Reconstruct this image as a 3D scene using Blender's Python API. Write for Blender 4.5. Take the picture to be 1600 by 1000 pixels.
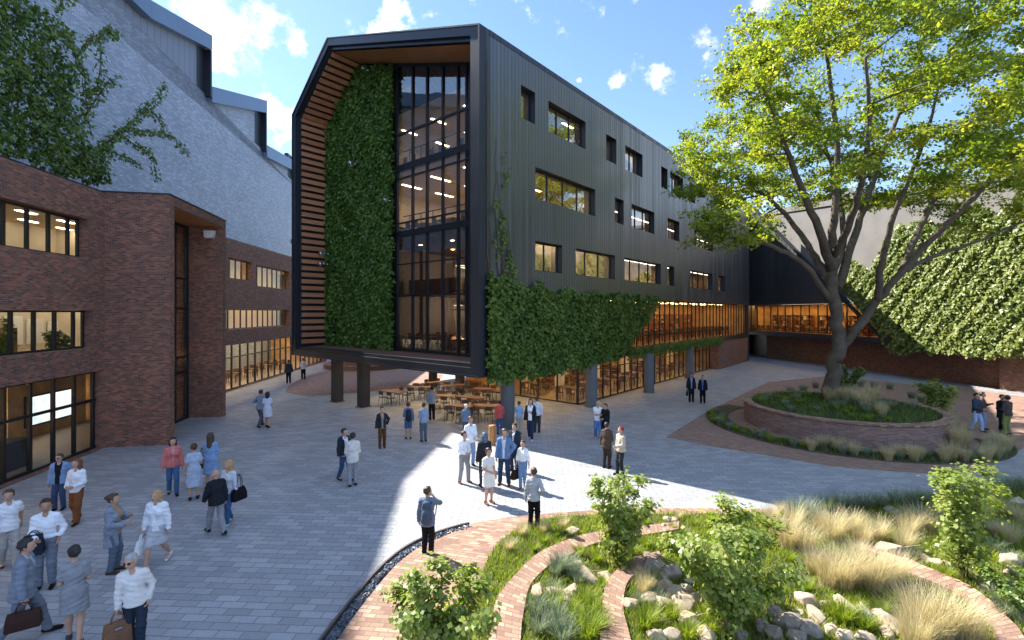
import bpy, bmesh, math, random
import numpy as np
from mathutils import Vector, Matrix
R = math.radians
random.seed(7)
rng = np.random.default_rng(7)
for o in list(bpy.data.objects):
    bpy.data.objects.remove(o)
SC = bpy.context.scene
COL = SC.collection

# ---------------------------------------------------------------- camera, sky, sun, exposure
F, HZ, CAMH = 743.0, 488.0, 5.8          # focal length and horizon row in photo pixels, eye height in metres
cam_d = bpy.data.cameras.new('camera')
cam = bpy.data.objects.new('camera', cam_d); COL.objects.link(cam)
cam_d.sensor_width = 36.0
cam_d.lens = 36.0 * F / 1600.0
cam_d.shift_y = -(500.0 - HZ) / 1600.0
cam_d.clip_start = 0.1; cam_d.clip_end = 3000.0
cam.location = (0, 0, CAMH)
cam.rotation_euler = (R(90), 0, 0)
SC.camera = cam

SUN_EL = 45.5
SH = Vector((0.79, -0.613)).normalized()   # ground direction the shadows fall
sun_d = bpy.data.lights.new('sun', 'SUN')
sun_d.energy = 4.7; sun_d.angle = R(0.5); sun_d.color = (1.0, 0.945, 0.86)
sun = bpy.data.objects.new('sun', sun_d); COL.objects.link(sun)
sdir = Vector((SH.x * math.cos(R(SUN_EL)), SH.y * math.cos(R(SUN_EL)), -math.sin(R(SUN_EL))))
sun.rotation_euler = sdir.to_track_quat('-Z', 'Y').to_euler()
sun.location = (-30, 30, 40)

SC.view_settings.view_transform = 'Standard'
SC.view_settings.look = 'None'
SC.view_settings.gamma = 1.0
SC.view_settings.exposure = 1.55
SC.render.engine = 'CYCLES'
SC.cycles.use_denoising = True
SC.cycles.max_bounces = 8
SC.cycles.diffuse_bounces = 4
SC.cycles.glossy_bounces = 4
SC.cycles.transparent_max_bounces = 16
SC.cycles.caustics_reflective = False
SC.cycles.caustics_refractive = False
SC.cycles.sample_clamp_indirect = 6.0

world = bpy.data.worlds.new('World'); SC.world = world
world.use_nodes = True

def pxdir(u, v):
    return Vector(((u - 800) / F, 1.0, (HZ - v) / F)).normalized()

def build_world():
    nt = world.node_tree; N = nt.nodes; L = nt.links
    N.clear()
    out = N.new('ShaderNodeOutputWorld'); bg = N.new('ShaderNodeBackground')
    bg.inputs['Strength'].default_value = 0.09
    sky = N.new('ShaderNodeTexSky'); sky.sky_type = 'NISHITA'; sky.sun_disc = False
    sky.sun_elevation = R(SUN_EL)
    sky.sun_rotation = math.atan2(-SH.x, -SH.y)
    sky.altitude = 200; sky.air_density = 1.05; sky.dust_density = 0.15; sky.ozone_density = 1.8
    tc = N.new('ShaderNodeTexCoord')
    nrm = N.new('ShaderNodeVectorMath'); nrm.operation = 'NORMALIZE'
    L.new(tc.outputs['Generated'], nrm.inputs[0])
    noi = N.new('ShaderNodeTexNoise'); noi.inputs['Scale'].default_value = 13.0
    noi.inputs['Detail'].default_value = 9.0; noi.inputs['Roughness'].default_value = 0.62
    L.new(nrm.outputs[0], noi.inputs['Vector'])
    # cumulus banks: centre (photo pixel), angular radius in photo pixels
    banks = [(385, 28, 78), (330, 10, 66), (352, 82, 48), (612, 34, 50), (440, 205, 60), (470, 74, 30), (1035, 124, 36), (960, 130, 18),
             (1172, 318, 60), (1180, 20, 34), (905, 125, 8), (-500, -200, 420), (2300, 0, 500), (700, -600, 320), (150, -300, 260)]
    nct = N.new('ShaderNodeMapRange'); nct.inputs['From Min'].default_value = 0.3; nct.inputs['From Max'].default_value = 0.7
    L.new(noi.outputs['Fac'], nct.inputs['Value'])
    acc = None
    for (u, v, r) in banks:
        d = pxdir(u, v); d2 = pxdir(u + r, v) if abs(u - 800) < 900 else (d + Vector((0, 0, r / F)) * 0.5).normalized()
        ang = d.angle(d2)
        dist = N.new('ShaderNodeVectorMath'); dist.operation = 'DISTANCE'
        L.new(nrm.outputs[0], dist.inputs[0]); dist.inputs[1].default_value = d
        mr = N.new('ShaderNodeMapRange'); mr.interpolation_type = 'SMOOTHSTEP'
        mr.inputs['From Min'].default_value = ang * 1.25; mr.inputs['From Max'].default_value = 0.0
        mr.inputs['To Min'].default_value = 0.0; mr.inputs['To Max'].default_value = 1.0
        L.new(dist.outputs['Value'], mr.inputs['Value'])
        if acc is None: acc = mr.outputs[0]
        else:
            mx = N.new('ShaderNodeMath'); mx.operation = 'MAXIMUM'
            L.new(acc, mx.inputs[0]); L.new(mr.outputs[0], mx.inputs[1]); acc = mx.outputs[0]
    a1 = N.new('ShaderNodeMath'); a1.operation = 'MULTIPLY_ADD'
    L.new(acc, a1.inputs[0]); a1.inputs[1].default_value = 0.5; L.new(nct.outputs[0], a1.inputs[2])
    den = N.new('ShaderNodeMapRange'); den.interpolation_type = 'SMOOTHSTEP'
    den.inputs['From Min'].default_value = 0.66; den.inputs['From Max'].default_value = 1.08
    L.new(a1.outputs[0], den.inputs['Value'])
    n2 = N.new('ShaderNodeTexNoise'); n2.inputs['Scale'].default_value = 16.0; n2.inputs['Detail'].default_value = 6.0
    L.new(nrm.outputs[0], n2.inputs['Vector'])
    cr = N.new('ShaderNodeValToRGB')
    cr.color_ramp.elements[0].position = 0.3; cr.color_ramp.elements[0].color = (5.2, 5.5, 6.0, 1)
    cr.color_ramp.elements[1].position = 0.62; cr.color_ramp.elements[1].color = (6.8, 6.8, 6.9, 1)
    L.new(n2.outputs['Fac'], cr.inputs['Fac'])
    hs = N.new('ShaderNodeHueSaturation'); hs.inputs['Saturation'].default_value = 1.06; hs.inputs['Value'].default_value = 1.0
    L.new(sky.outputs[0], hs.inputs['Color'])
    mix = N.new('ShaderNodeMix'); mix.data_type = 'RGBA'
    L.new(den.outputs[0], mix.inputs[0]); L.new(hs.outputs[0], mix.inputs[6]); L.new(cr.outputs[0], mix.inputs[7])
    # unseen bright cloud deck added overhead and behind the viewpoint as shade fill
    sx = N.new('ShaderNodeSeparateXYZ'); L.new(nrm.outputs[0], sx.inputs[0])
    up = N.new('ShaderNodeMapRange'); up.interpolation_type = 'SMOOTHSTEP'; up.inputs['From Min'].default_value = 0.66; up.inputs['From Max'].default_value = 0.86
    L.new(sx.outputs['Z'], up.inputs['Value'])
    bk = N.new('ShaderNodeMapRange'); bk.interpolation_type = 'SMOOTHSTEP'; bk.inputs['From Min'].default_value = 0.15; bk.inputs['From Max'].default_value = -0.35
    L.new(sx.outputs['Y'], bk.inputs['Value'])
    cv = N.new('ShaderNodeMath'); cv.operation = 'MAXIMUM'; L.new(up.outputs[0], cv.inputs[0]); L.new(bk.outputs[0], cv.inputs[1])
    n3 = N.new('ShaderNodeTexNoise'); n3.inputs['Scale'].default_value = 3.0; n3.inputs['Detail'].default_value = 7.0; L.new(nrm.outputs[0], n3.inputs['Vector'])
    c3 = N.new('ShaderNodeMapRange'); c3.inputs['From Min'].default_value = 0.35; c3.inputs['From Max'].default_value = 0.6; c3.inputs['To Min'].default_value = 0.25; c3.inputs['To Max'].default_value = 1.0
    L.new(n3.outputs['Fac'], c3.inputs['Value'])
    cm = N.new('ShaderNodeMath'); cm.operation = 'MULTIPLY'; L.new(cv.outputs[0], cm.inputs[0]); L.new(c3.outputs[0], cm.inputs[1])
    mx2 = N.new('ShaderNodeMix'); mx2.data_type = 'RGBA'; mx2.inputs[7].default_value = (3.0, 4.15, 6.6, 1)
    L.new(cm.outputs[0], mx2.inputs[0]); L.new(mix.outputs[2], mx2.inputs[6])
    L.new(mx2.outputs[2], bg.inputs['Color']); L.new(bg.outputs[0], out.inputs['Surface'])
build_world()

# ---------------------------------------------------------------- photo geometry
def G(u, v, z=0.0):
    """point on the level z seen at photo pixel (u, v)"""
    y = F * (CAMH - z) / (v - HZ)
    return Vector(((u - 800) / F * y, y, z))

class Frame:
    """vertical building frame: a runs along `d`, b to the left of it, z up"""
    def __init__(s, o, d):
        s.o = Vector((o[0], o[1])); s.d = Vector((d[0], d[1])).normalized(); s.e = Vector((-s.d.y, s.d.x))
    def P(s, a, b, z):
        p = s.o + s.d * a + s.e * b
        return Vector((p.x, p.y, z))
    def px(s, u, v, b=0.0):
        """(a, z) where the sight line of a photo pixel meets the plane at offset b"""
        k = (u - 800) / F
        o = s.o + s.e * b
        a = (k * o.y - o.x) / (s.d.x - k * s.d.y)
        y = o.y + s.d.y * a
        return a, CAMH + (HZ - v) / F * y

# ---------------------------------------------------------------- mesh helpers
WL = {}
def wl(o):
    return WL.get(o.name, Vector((0, 0, 0)))

def link(o, parent=None, local=False):
    COL.objects.link(o)
    if parent is not None:
        o.parent = parent
        if not local:
            o.location = -wl(parent); WL[o.name] = Vector((0, 0, 0))
    return o

def tag(o, label=None, cat=None, group=None, kind=None):
    if label: o['label'] = label
    if cat: o['category'] = cat
    if group: o['group'] = group
    if kind: o['kind'] = kind
    return o

def empty(name, loc=(0, 0, 0), rz=0.0):
    o = bpy.data.objects.new(name, None); COL.objects.link(o)
    o.location = loc; o.rotation_euler = (0, 0, rz); o.empty_display_size = 0.3
    WL[o.name] = Vector(loc)
    return o

class MB:
    def __init__(s): s.v = []; s.f = []; s.uv = []; s.m = []; s.sm = []
    def poly(s, pts, mat=0, uv=None, smooth=False):
        pts = [Vector(p) for p in pts]
        i = len(s.v); s.v.extend(pts); s.f.append(list(range(i, i + len(pts)))); s.m.append(mat); s.sm.append(smooth)
        if uv is None:
            n = Vector((0, 0, 0))
            for k in range(len(pts)):
                a, b = pts[k], pts[(k + 1) % len(pts)]
                n += Vector(((a.y - b.y) * (a.z + b.z), (a.z - b.z) * (a.x + b.x), (a.x - b.x) * (a.y + b.y)))
            if n.length > 0: n.normalize()
            if abs(n.z) > 0.75: uv = [(p.x, p.y) for p in pts]
            else:
                t = Vector((-n.y, n.x, 0)); t.normalize()
                uv = [(p.dot(t), p.z) for p in pts]
        s.uv.extend(uv)
    def hexa(s, c, mat=0, skip=()):
        """c: eight corners, bottom ring then top ring"""
        Fs = [(3, 2, 1, 0), (4, 5, 6, 7), (0, 1, 5, 4), (1, 2, 6, 5), (2, 3, 7, 6), (3, 0, 4, 7)]
        for k, f in enumerate(Fs):
            if k not in skip: s.poly([c[i] for i in f], mat)
    def box(s, fr, a0, a1, b0, b1, z0, z1, mat=0, skip=()):
        c = [fr.P(a0, b0, z0), fr.P(a1, b0, z0), fr.P(a1, b1, z0), fr.P(a0, b1, z0)]
        s.hexa(c + [Vector((p.x, p.y, z1)) for p in c], mat, skip)
    def bar(s, p, q, w, h, up=(0, 0, 1), mat=0):
        p, q = Vector(p), Vector(q); d = (q - p).normalized(); up = Vector(up)
        x = d.cross(up)
        if x.length < 1e-4: x = d.cross(Vector((1, 0, 0)))
        x.normalize(); y = x.cross(d)
        x *= w / 2; y *= h / 2
        s.hexa([p - x - y, p + x - y, q + x - y, q - x - y, p - x + y, p + x + y, q + x + y, q - x + y], mat)
    def prism(s, pts, off, mat=0, caps=True):
        """pts: planar outline, off: extrusion vector"""
        pts = [Vector(p) for p in pts]; off = Vector(off); n = len(pts)
        if caps:
            s.poly(pts, mat); s.poly([p + off for p in reversed(pts)], mat)
        for k in range(n):
            a, b = pts[k], pts[(k + 1) % n]
            s.poly([b, a, a + off, b + off], mat)
    def tube(s, pts, rad, n=7, mat=0, cap=True):
        pts = [Vector(p) for p in pts]
        if not hasattr(rad, '__len__'): rad = [rad] * len(pts)
        base = len(s.v); ref = Vector((0.3, 0.9, 0.1)).normalized()
        L = 0.0
        for k, p in enumerate(pts):
            d = (pts[min(k + 1, len(pts) - 1)] - pts[max(k - 1, 0)])
            if d.length < 1e-6: d = Vector((0, 0, 1))
            d.normalize()
            x = d.cross(ref)
            if x.length < 1e-3: x = d.cross(Vector((1, 0, 0)))
            x.normalize(); y = d.cross(x)
            for j in range(n):
                t = 2 * math.pi * j / n
                s.v.append(p + (x * math.cos(t) + y * math.sin(t)) * rad[k])
        for k in range(len(pts) - 1):
            L2 = L + (pts[k + 1] - pts[k]).length
            for j in range(n):
                a = base + k * n + j; b = base + k * n + (j + 1) % n
                s.f.append([a, b, b + n, a + n]); s.m.append(mat); s.sm.append(True)
                s.uv.extend([(j / n, L), ((j + 1) / n, L), ((j + 1) / n, L2), (j / n, L2)])
            L = L2
        if cap:
            for ring, rev in ((0, True), (len(pts) - 1, False)):
                ids = [base + ring * n + j for j in range(n)]
                if rev: ids.reverse()
                s.f.append(ids); s.m.append(mat); s.sm.append(False); s.uv.extend([(0, 0)] * n)
    def lathe(s, prof, c=(0, 0, 0), n=32, mat=0, a0=0.0, a1=2 * math.pi, sx=1, sy=1):
        c = Vector(c); base = len(s.v); full = abs(a1 - a0 - 2 * math.pi) < 1e-6
        m = n if full else n + 1
        for (r, z) in prof:
            for j in range(m):
                t = a0 + (a1 - a0) * j / n
                s.v.append(c + Vector((r * sx * math.cos(t), r * sy * math.sin(t), z)))
        for k in range(len(prof) - 1):
            r = max(prof[k][0], prof[k + 1][0])
            hz = abs(prof[k][1] - prof[k + 1][1]) < 0.02
            for j in range(n):
                a = base + k * m + j; b = base + k * m + (j + 1) % m
                s.f.append([a, b, b + m, a + m]); s.m.append(mat); s.sm.append(not hz)
                t0 = (a1 - a0) * j / n * r; t1 = (a1 - a0) * (j + 1) / n * r
                v0, v1 = (prof[k][0], prof[k + 1][0]) if hz else (prof[k][1], prof[k + 1][1])
                s.uv.extend([(t0, v0), (t1, v0), (t1, v1), (t0, v1)])
    def mesh(s, name, mats):
        me = bpy.data.meshes.new(name)
        me.from_pydata([tuple(p) for p in s.v], [], s.f)
        for m in (mats if isinstance(mats, (list, tuple)) else [mats]): me.materials.append(m)
        me.polygons.foreach_set('material_index', s.m)
        me.polygons.foreach_set('use_smooth', s.sm)
        uvl = me.uv_layers.new(name='UVMap')
        uvl.data.foreach_set('uv', np.array(s.uv, dtype=np.float32).ravel())
        me.update()
        return me
    def build(s, name, mats, parent=None, local=False, bevel=0.0):
        o = bpy.data.objects.new(name, s.mesh(name, mats)); link(o, parent, local)
        if bevel > 0:
            b = o.modifiers.new('bevel', 'BEVEL'); b.width = bevel; b.segments = 2; b.limit_method = 'ANGLE'
        return o

def npmesh(name, verts, faces, mats, smooth=False, mi=None, tint=None):
    """fast mesh from arrays; faces (n, 3 or 4)"""
    verts = np.asarray(verts, np.float32); faces = np.asarray(faces, np.int32)
    me = bpy.data.meshes.new(name)
    k = faces.shape[1]; n = len(faces)
    me.vertices.add(len(verts)); me.vertices.foreach_set('co', verts.ravel())
    me.loops.add(n * k); me.loops.foreach_set('vertex_index', faces.ravel())
    me.polygons.add(n)
    me.polygons.foreach_set('loop_start', np.arange(0, n * k, k, dtype=np.int32))
    if mi is not None: me.polygons.foreach_set('material_index', np.asarray(mi, np.int32))
    me.polygons.foreach_set('use_smooth', np.full(n, bool(smooth)))
    for m in (mats if isinstance(mats, (list, tuple)) else [mats]): me.materials.append(m)
    if tint is not None:
        a = me.attributes.new('tint', 'FLOAT', 'FACE'); a.data.foreach_set('value', np.asarray(tint, np.float32))
    me.update(calc_edges=True); me.validate()
    return me

# ---------------------------------------------------------------- materials
class NT:
    def __init__(s, name):
        s.mat = bpy.data.materials.new(name); s.mat.use_nodes = True
        s.t = s.mat.node_tree; s.t.nodes.clear()
        s.out = s.n('ShaderNodeOutputMaterial')
    def n(s, typ, **kw):
        nd = s.t.nodes.new(typ)
        for k, v in kw.items():
            if k in nd.inputs.keys() if isinstance(k, str) else False: nd.inputs[k].default_value = v
            else: setattr(nd, k, v)
        return nd
    def l(s, a, b): s.t.links.new(a, b)
    def val(s, sock, v):
        if hasattr(v, 'is_linked') or isinstance(v, bpy.types.NodeSocket): s.l(v, sock)
        else: sock.default_value = v
    def math(s, op, a, b=None, c=None, clamp=False):
        m = s.n('ShaderNodeMath'); m.operation = op; m.use_clamp = clamp
        s.val(m.inputs[0], a)
        if b is not None: s.val(m.inputs[1], b)
        if c is not None: s.val(m.inputs[2], c)
        return m.outputs[0]
    def mixc(s, f, a, b, typ='MIX'):
        m = s.n('ShaderNodeMix'); m.data_type = 'RGBA'; m.blend_type = typ
        s.val(m.inputs[0], f)
        for k, x in ((6, a), (7, b)):
            s.val(m.inputs[k], x if isinstance(x, bpy.types.NodeSocket) else (*x[:3], 1.0))
        return m.outputs[2]
    def noise(s, vec, scale, detail=4.0, rough=0.55, out='Fac'):
        n = s.n('ShaderNodeTexNoise'); n.inputs['Scale'].default_value = scale
        n.inputs['Detail'].default_value = detail; n.inputs['Roughness'].default_value = rough
        if vec is not None: s.l(vec, n.inputs['Vector'])
        return n.outputs[out]
    def ramp(s, f, stops):
        r = s.n('ShaderNodeValToRGB'); e = r.color_ramp.elements
        while len(e) < len(stops): e.new(0.5)
        for k, (p, c) in enumerate(stops):
            e[k].position = p; e[k].color = (*c[:3], 1.0) if hasattr(c, '__len__') else (c, c, c, 1)
        s.l(f, r.inputs['Fac']); return r.outputs['Color']
    def pos(s): return s.n('ShaderNodeNewGeometry').outputs['Position']
    def obj(s): return s.n('ShaderNodeTexCoord').outputs['Object']
    def uv(s): return s.n('ShaderNodeTexCoord').outputs['UV']
    def bump(s, h, strength=0.3, dist=0.02):
        b = s.n('ShaderNodeBump'); b.inputs['Strength'].default_value = strength; b.inputs['Distance'].default_value = dist
        s.l(h, b.inputs['Height']); return b.outputs[0]
    def princ(s, color, rough=0.6, metal=0.0, normal=None, spec=0.5, **kw):
        p = s.n('ShaderNodeBsdfPrincipled')
        s.val(p.inputs['Base Color'], color if isinstance(color, bpy.types.NodeSocket) else (*color[:3], 1.0))
        s.val(p.inputs['Roughness'], rough); p.inputs['Metallic'].default_value = metal
        p.inputs['Specular IOR Level'].default_value = spec
        if normal is not None: s.l(normal, p.inputs['Normal'])
        for k, v in kw.items(): s.val(p.inputs[k], v)
        s.l(p.outputs[0], s.out.inputs['Surface'])
        return p

def shade(c, k): return tuple(min(1.0, x * k) for x in c[:3])

def m_plain(name, c, rough=0.6, metal=0.0, var=0.12, scale=3.0, bump=0.0, spec=0.5):
    t = NT(name); p = t.obj()
    n = t.noise(p, scale, 6)
    col = t.ramp(n, [(0.3, shade(c, 1 - var)), (0.7, shade(c, 1 + var))])
    nr = t.bump(t.noise(p, scale * 12, 5), bump, 0.01) if bump > 0 else None
    rg = t.math('MULTIPLY_ADD', n, 0.25, max(0.02, rough - 0.12))
    t.princ(col, rg, metal, nr, spec); return t.mat

def m_brick(name, c1, c2, mortar, bw=0.22, bh=0.072, ms=0.009, bump=0.5, rough=0.85, rot=0.0, stain=0.25, wob=0.0):
    t = NT(name); uv = t.uv()
    mp = t.n('ShaderNodeMapping'); mp.inputs['Rotation'].default_value = (0, 0, rot); t.l(uv, mp.inputs['Vector'])
    vec = mp.outputs[0]
    if wob > 0:
        nz = t.noise(vec, 1.6, 2, out='Color')
        va = t.n('ShaderNodeVectorMath'); va.operation = 'MULTIPLY_ADD'
        t.l(nz, va.inputs[0]); va.inputs[1].default_value = (wob, wob, 0); t.l(vec, va.inputs[2]); vec = va.outputs[0]
    b = t.n('ShaderNodeTexBrick')
    t.l(vec, b.inputs['Vector']); b.offset = 0.5; b.squash = 1.0
    b.inputs['Scale'].default_value = 1.0; b.inputs['Brick Width'].default_value = bw; b.inputs['Row Height'].default_value = bh
    b.inputs['Mortar Size'].default_value = ms; b.inputs['Mortar Smooth'].default_value = 0.2; b.inputs['Bias'].default_value = 0.0
    b.inputs['Color1'].default_value = (0, 0, 0, 1); b.inputs['Color2'].default_value = (1, 1, 1, 1); b.inputs['Mortar'].default_value = (0.5, 0.5, 0.5, 1)
    mid = tuple((x + y) / 2 for x, y in zip(c1, c2))
    col = t.ramp(b.outputs['Color'], [(0.0, c1), (0.35, mid), (0.62, shade(mid, 0.82)), (1.0, c2)])
    p = t.pos()
    big = t.noise(p, 0.55, 5, 0.6)
    fine = t.noise(p, 14.0, 3)
    k = t.math('MULTIPLY_ADD', big, stain * 2, 1.0 - stain)
    k = t.math('MULTIPLY', k, t.math('MULTIPLY_ADD', fine, 0.35, 0.83))
    kc = t.n('ShaderNodeCombineXYZ')
    for i in range(3): t.l(k, kc.inputs[i])
    col = t.mixc(1.0, col, kc.outputs[0], 'MULTIPLY')
    col = t.mixc(b.outputs['Fac'], col, mortar)
    h = t.math('SUBTRACT', t.math('MULTIPLY', fine, 0.35), b.outputs['Fac'])
    t.princ(col, rough, 0, t.bump(h, bump, 0.012)); return t.mat

def m_boards(name, c, bw=0.24, rough=0.45, metal=0.0, axis='x', var=0.25, groove=0.05, spec=0.5, length=0.0, ior=1.45):
    """boards running vertically on a wall (uv in metres)"""
    t = NT(name); uv = t.uv()
    sx = t.n('ShaderNodeSeparateXYZ'); t.l(uv, sx.inputs[0])
    ax = sx.outputs[0] if axis == 'x' else sx.outputs[1]
    ay = sx.outputs[1] if axis == 'x' else sx.outputs[0]
    q = t.math('DIVIDE', ax, bw)
    fl = t.math('FLOOR', q); fr = t.math('FRACT', q)
    if length > 0:
        fl2 = t.math('FLOOR', t.math('DIVIDE', t.math('MULTIPLY_ADD', fl, 1.37, ay), length))
        fl = t.math('MULTIPLY_ADD', fl2, 17.3, fl)
    wn = t.n('ShaderNodeTexWhiteNoise'); wn.noise_dimensions = '1D'; t.l(fl, wn.inputs['W'])
    edge = t.math('ABSOLUTE', t.math('SUBTRACT', fr, 0.5))
    g = t.math('GREATER_THAN', edge, 0.5 - groove / 2)
    cmb = t.n('ShaderNodeCombineXYZ')
    t.l(t.math('MULTIPLY', ax, 22.0), cmb.inputs[0]); t.l(t.math('MULTIPLY', ay, 0.9), cmb.inputs[1]); t.l(fl, cmb.inputs[2])
    grain = t.noise(cmb.outputs[0], 1.0, 5, 0.6)
    k = t.math('ADD', t.math('MULTIPLY', wn.outputs['Value'], var), t.math('MULTIPLY', grain, var * 1.4))
    col = t.ramp(k, [(0.0, shade(c, 1 - var * 1.2)), (var * 2.2, shade(c, 1 + var))])
    col = t.mixc(g, col, shade(c, 0.1)); rgx = g
    h = t.math('SUBTRACT', t.math('MULTIPLY', grain, 0.25), g)
    rg = t.math('MULTIPLY_ADD', g, 0.5, t.math('MULTIPLY_ADD', wn.outputs['Value'], 0.18, rough - 0.09), clamp=True)
    t.princ(col, rg, metal, t.bump(h, 0.4, 0.015), spec, IOR=ior); return t.mat

def m_glass(name, tint=(0.9, 0.93, 0.92), base=0.06, rough=0.0, gain=1.0):
    """thin pane: clear with a mirror coat that strengthens at grazing angles"""
    t = NT(name)
    tr = t.n('ShaderNodeBsdfTransparent'); tr.inputs['Color'].default_value = (*tint, 1)
    gl = t.n('ShaderNodeBsdfGlossy'); gl.inputs['Roughness'].default_value = rough
    nz = t.noise(t.pos(), 0.35, 2)
    t.l(t.bump(nz, 0.06, 0.3), gl.inputs['Normal'])
    ge = t.n('ShaderNodeNewGeometry'); dt = t.n('ShaderNodeVectorMath'); dt.operation = 'DOT_PRODUCT'
    t.l(ge.outputs['Incoming'], dt.inputs[0]); t.l(ge.outputs['Normal'], dt.inputs[1])
    c5 = t.math('POWER', t.math('SUBTRACT', 1.0, t.math('ABSOLUTE', dt.outputs['Value']), clamp=True), 5.0)
    k = t.math('MULTIPLY_ADD', c5, (0.95 - base) * gain, base, clamp=True)
    mx = t.n('ShaderNodeMixShader'); t.l(k, mx.inputs[0]); t.l(tr.outputs[0], mx.inputs[1]); t.l(gl.outputs[0], mx.inputs[2])
    t.l(mx.outputs[0], t.out.inputs['Surface']); return t.mat

def m_emit(name, c, s):
    t = NT(name); e = t.n('ShaderNodeEmission'); e.inputs['Color'].default_value = (*c, 1); e.inputs['Strength'].default_value = s
    t.l(e.outputs[0], t.out.inputs['Surface']); return t.mat

def m_leaf(name, cols, trans=0.45, rough=0.45, tcol=None):
    t = NT(name)
    at = t.n('ShaderNodeAttribute'); at.attribute_name = 'tint'
    col = t.ramp(at.outputs['Fac'], [(i / (len(cols) - 1), c) for i, c in enumerate(cols)])
    p = t.n('ShaderNodeBsdfPrincipled'); t.l(col, p.inputs['Base Color']); p.inputs['Roughness'].default_value = rough
    p.inputs['Specular IOR Level'].default_value = 0.35
    tl = t.n('ShaderNodeBsdfTranslucent')
    c2 = t.mixc(1.0, col, tcol or (1.25, 1.3, 0.55), 'MULTIPLY')
    t.l(c2, tl.inputs['Color'])
    mx = t.n('ShaderNodeMixShader'); mx.inputs[0].default_value = trans
    t.l(p.outputs[0], mx.inputs[1]); t.l(tl.outputs[0], mx.inputs[2]); t.l(mx.outputs[0], t.out.inputs['Surface'])
    return t.mat

def m_cloth(name, c, rough=0.85):
    t = NT(name); p = t.obj()
    n = t.noise(p, 9.0, 4); w = t.noise(p, 160.0, 2)
    col = t.ramp(n, [(0.3, shade(c, 0.86)), (0.7, shade(c, 1.1))])
    h = t.math('ADD', t.math('MULTIPLY', t.noise(p, 14.0, 3), 1.0), t.math('MULTIPLY', w, 0.1))
    t.princ(col, rough, 0, t.bump(h, 0.5, 0.02), 0.25); return t.mat

M = {}
M['brick'] = m_brick('red_brown_brick', (0.37, 0.14, 0.08), (0.105, 0.052, 0.042), (0.20, 0.155, 0.125))
M['brick_pave'] = m_brick('brick_paving', (0.36, 0.215, 0.155), (0.24, 0.14, 0.105), (0.22, 0.17, 0.14), 0.22, 0.105, 0.007, 0.35, rot=R(20), stain=0.2, wob=0.03)
M['brick_ring'] = m_brick('garden_ring_brick', (0.48, 0.295, 0.20), (0.20, 0.105, 0.075), (0.16, 0.12, 0.09), 0.27, 0.115, 0.009, 0.7, stain=0.32, wob=0.02)
M['brick_planter'] = m_brick('planter_brick', (0.36, 0.18, 0.13), (0.17, 0.10, 0.085), (0.27, 0.23, 0.2), 0.24, 0.06, 0.009, 0.6)
M['paving'] = m_brick('grey_stone_paving', (0.37, 0.375, 0.385), (0.30, 0.306, 0.32), (0.185, 0.187, 0.195), 0.48, 0.21, 0.011, 0.5, 0.6, rot=R(3), stain=0.28, wob=0.03)
M['clad'] = m_boards('black_board_cladding', (0.024, 0.026, 0.031), 0.27, 0.40, 0.0, 'x', 0.45, 0.15, 1.0, ior=1.8)
M['metal'] = m_plain('dark_blue_black_metal', (0.026, 0.031, 0.041), 0.38, 0.25, 0.1, 0.6)
M['mullion'] = m_plain('black_window_metal', (0.018, 0.02, 0.024), 0.4, 0.3, 0.1)
M['roofmetal'] = m_boards('standing_seam_roof', (0.06, 0.066, 0.078), 0.5, 0.4, 0.4, 'x', 0.12, 0.05)
M['greywall'] = m_brick('blue_grey_painted_brick', (0.42, 0.47, 0.57), (0.27, 0.31, 0.39), (0.20, 0.23, 0.29), 0.42, 0.13, 0.02, 0.5, 0.5, stain=0.36, wob=0.3)
M['greyboard'] = m_boards('blue_grey_boards', (0.19, 0.22, 0.285), 0.75, 0.5, 0.0, 'x', 0.15, 0.035)
M['fascia'] = m_plain('blue_grey_fascia_metal', (0.13, 0.19, 0.29), 0.35, 0.2, 0.08, 0.5)
M['concrete'] = m_plain('pale_rendered_wall', (0.19, 0.177, 0.165), 0.8, 0, 0.14, 0.7, 0.35)
M['column'] = m_plain('dark_grey_concrete_column', (0.12, 0.13, 0.145), 0.6, 0, 0.14, 1.5, 0.25)
M['blacksteel'] = m_plain('black_steel_column', (0.035, 0.036, 0.04), 0.5, 0.2, 0.15, 1.2)
M['slat'] = m_boards('brown_timber_slats', (0.46, 0.20, 0.10), 0.16, 0.5, 0, 'y', 0.3, 0.0)
M['soffitwood'] = m_boards('timber_ceiling_boards', (0.55, 0.245, 0.09), 0.19, 0.5, 0, 'x', 0.3, 0.14)
M['deck'] = m_boards('timber_deck', (0.23, 0.115, 0.08), 0.15, 0.6, 0, 'y', 0.25, 0.08)
M['wood'] = m_boards('amber_timber_panel', (0.42, 0.19, 0.06), 0.2, 0.5, 0, 'x', 0.25, 0.04)
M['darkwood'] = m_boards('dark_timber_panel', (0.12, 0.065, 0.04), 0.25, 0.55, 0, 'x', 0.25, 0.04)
M['glass'] = m_glass('window_glass', (0.9, 0.93, 0.91), 0.09)
M['glass_front'] = m_glass('tall_front_glass', (0.9, 0.93, 0.92), 0.26)
M['glass_coat'] = m_glass('mirror_coated_glass', (0.66, 0.70, 0.69), 0.45)
M['cream'] = m_plain('cream_plaster', (0.68, 0.60, 0.46), 0.8, 0, 0.1, 0.5)
M['amberwall'] = m_plain('warm_interior_wall', (0.58, 0.38, 0.17), 0.8, 0, 0.3, 1.3)
M['ceiling'] = m_plain('warm_white_ceiling', (0.68, 0.58, 0.44), 0.9, 0, 0.05)
M['floor_in'] = m_plain('tan_interior_floor', (0.40, 0.30, 0.20), 0.5, 0, 0.12)
M['slab'] = m_plain('grey_floor_slab', (0.22, 0.22, 0.22), 0.8, 0, 0.1)
M['lamp'] = m_emit('warm_lamp_panel', (1.0, 0.73, 0.42), 13.0)
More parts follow.
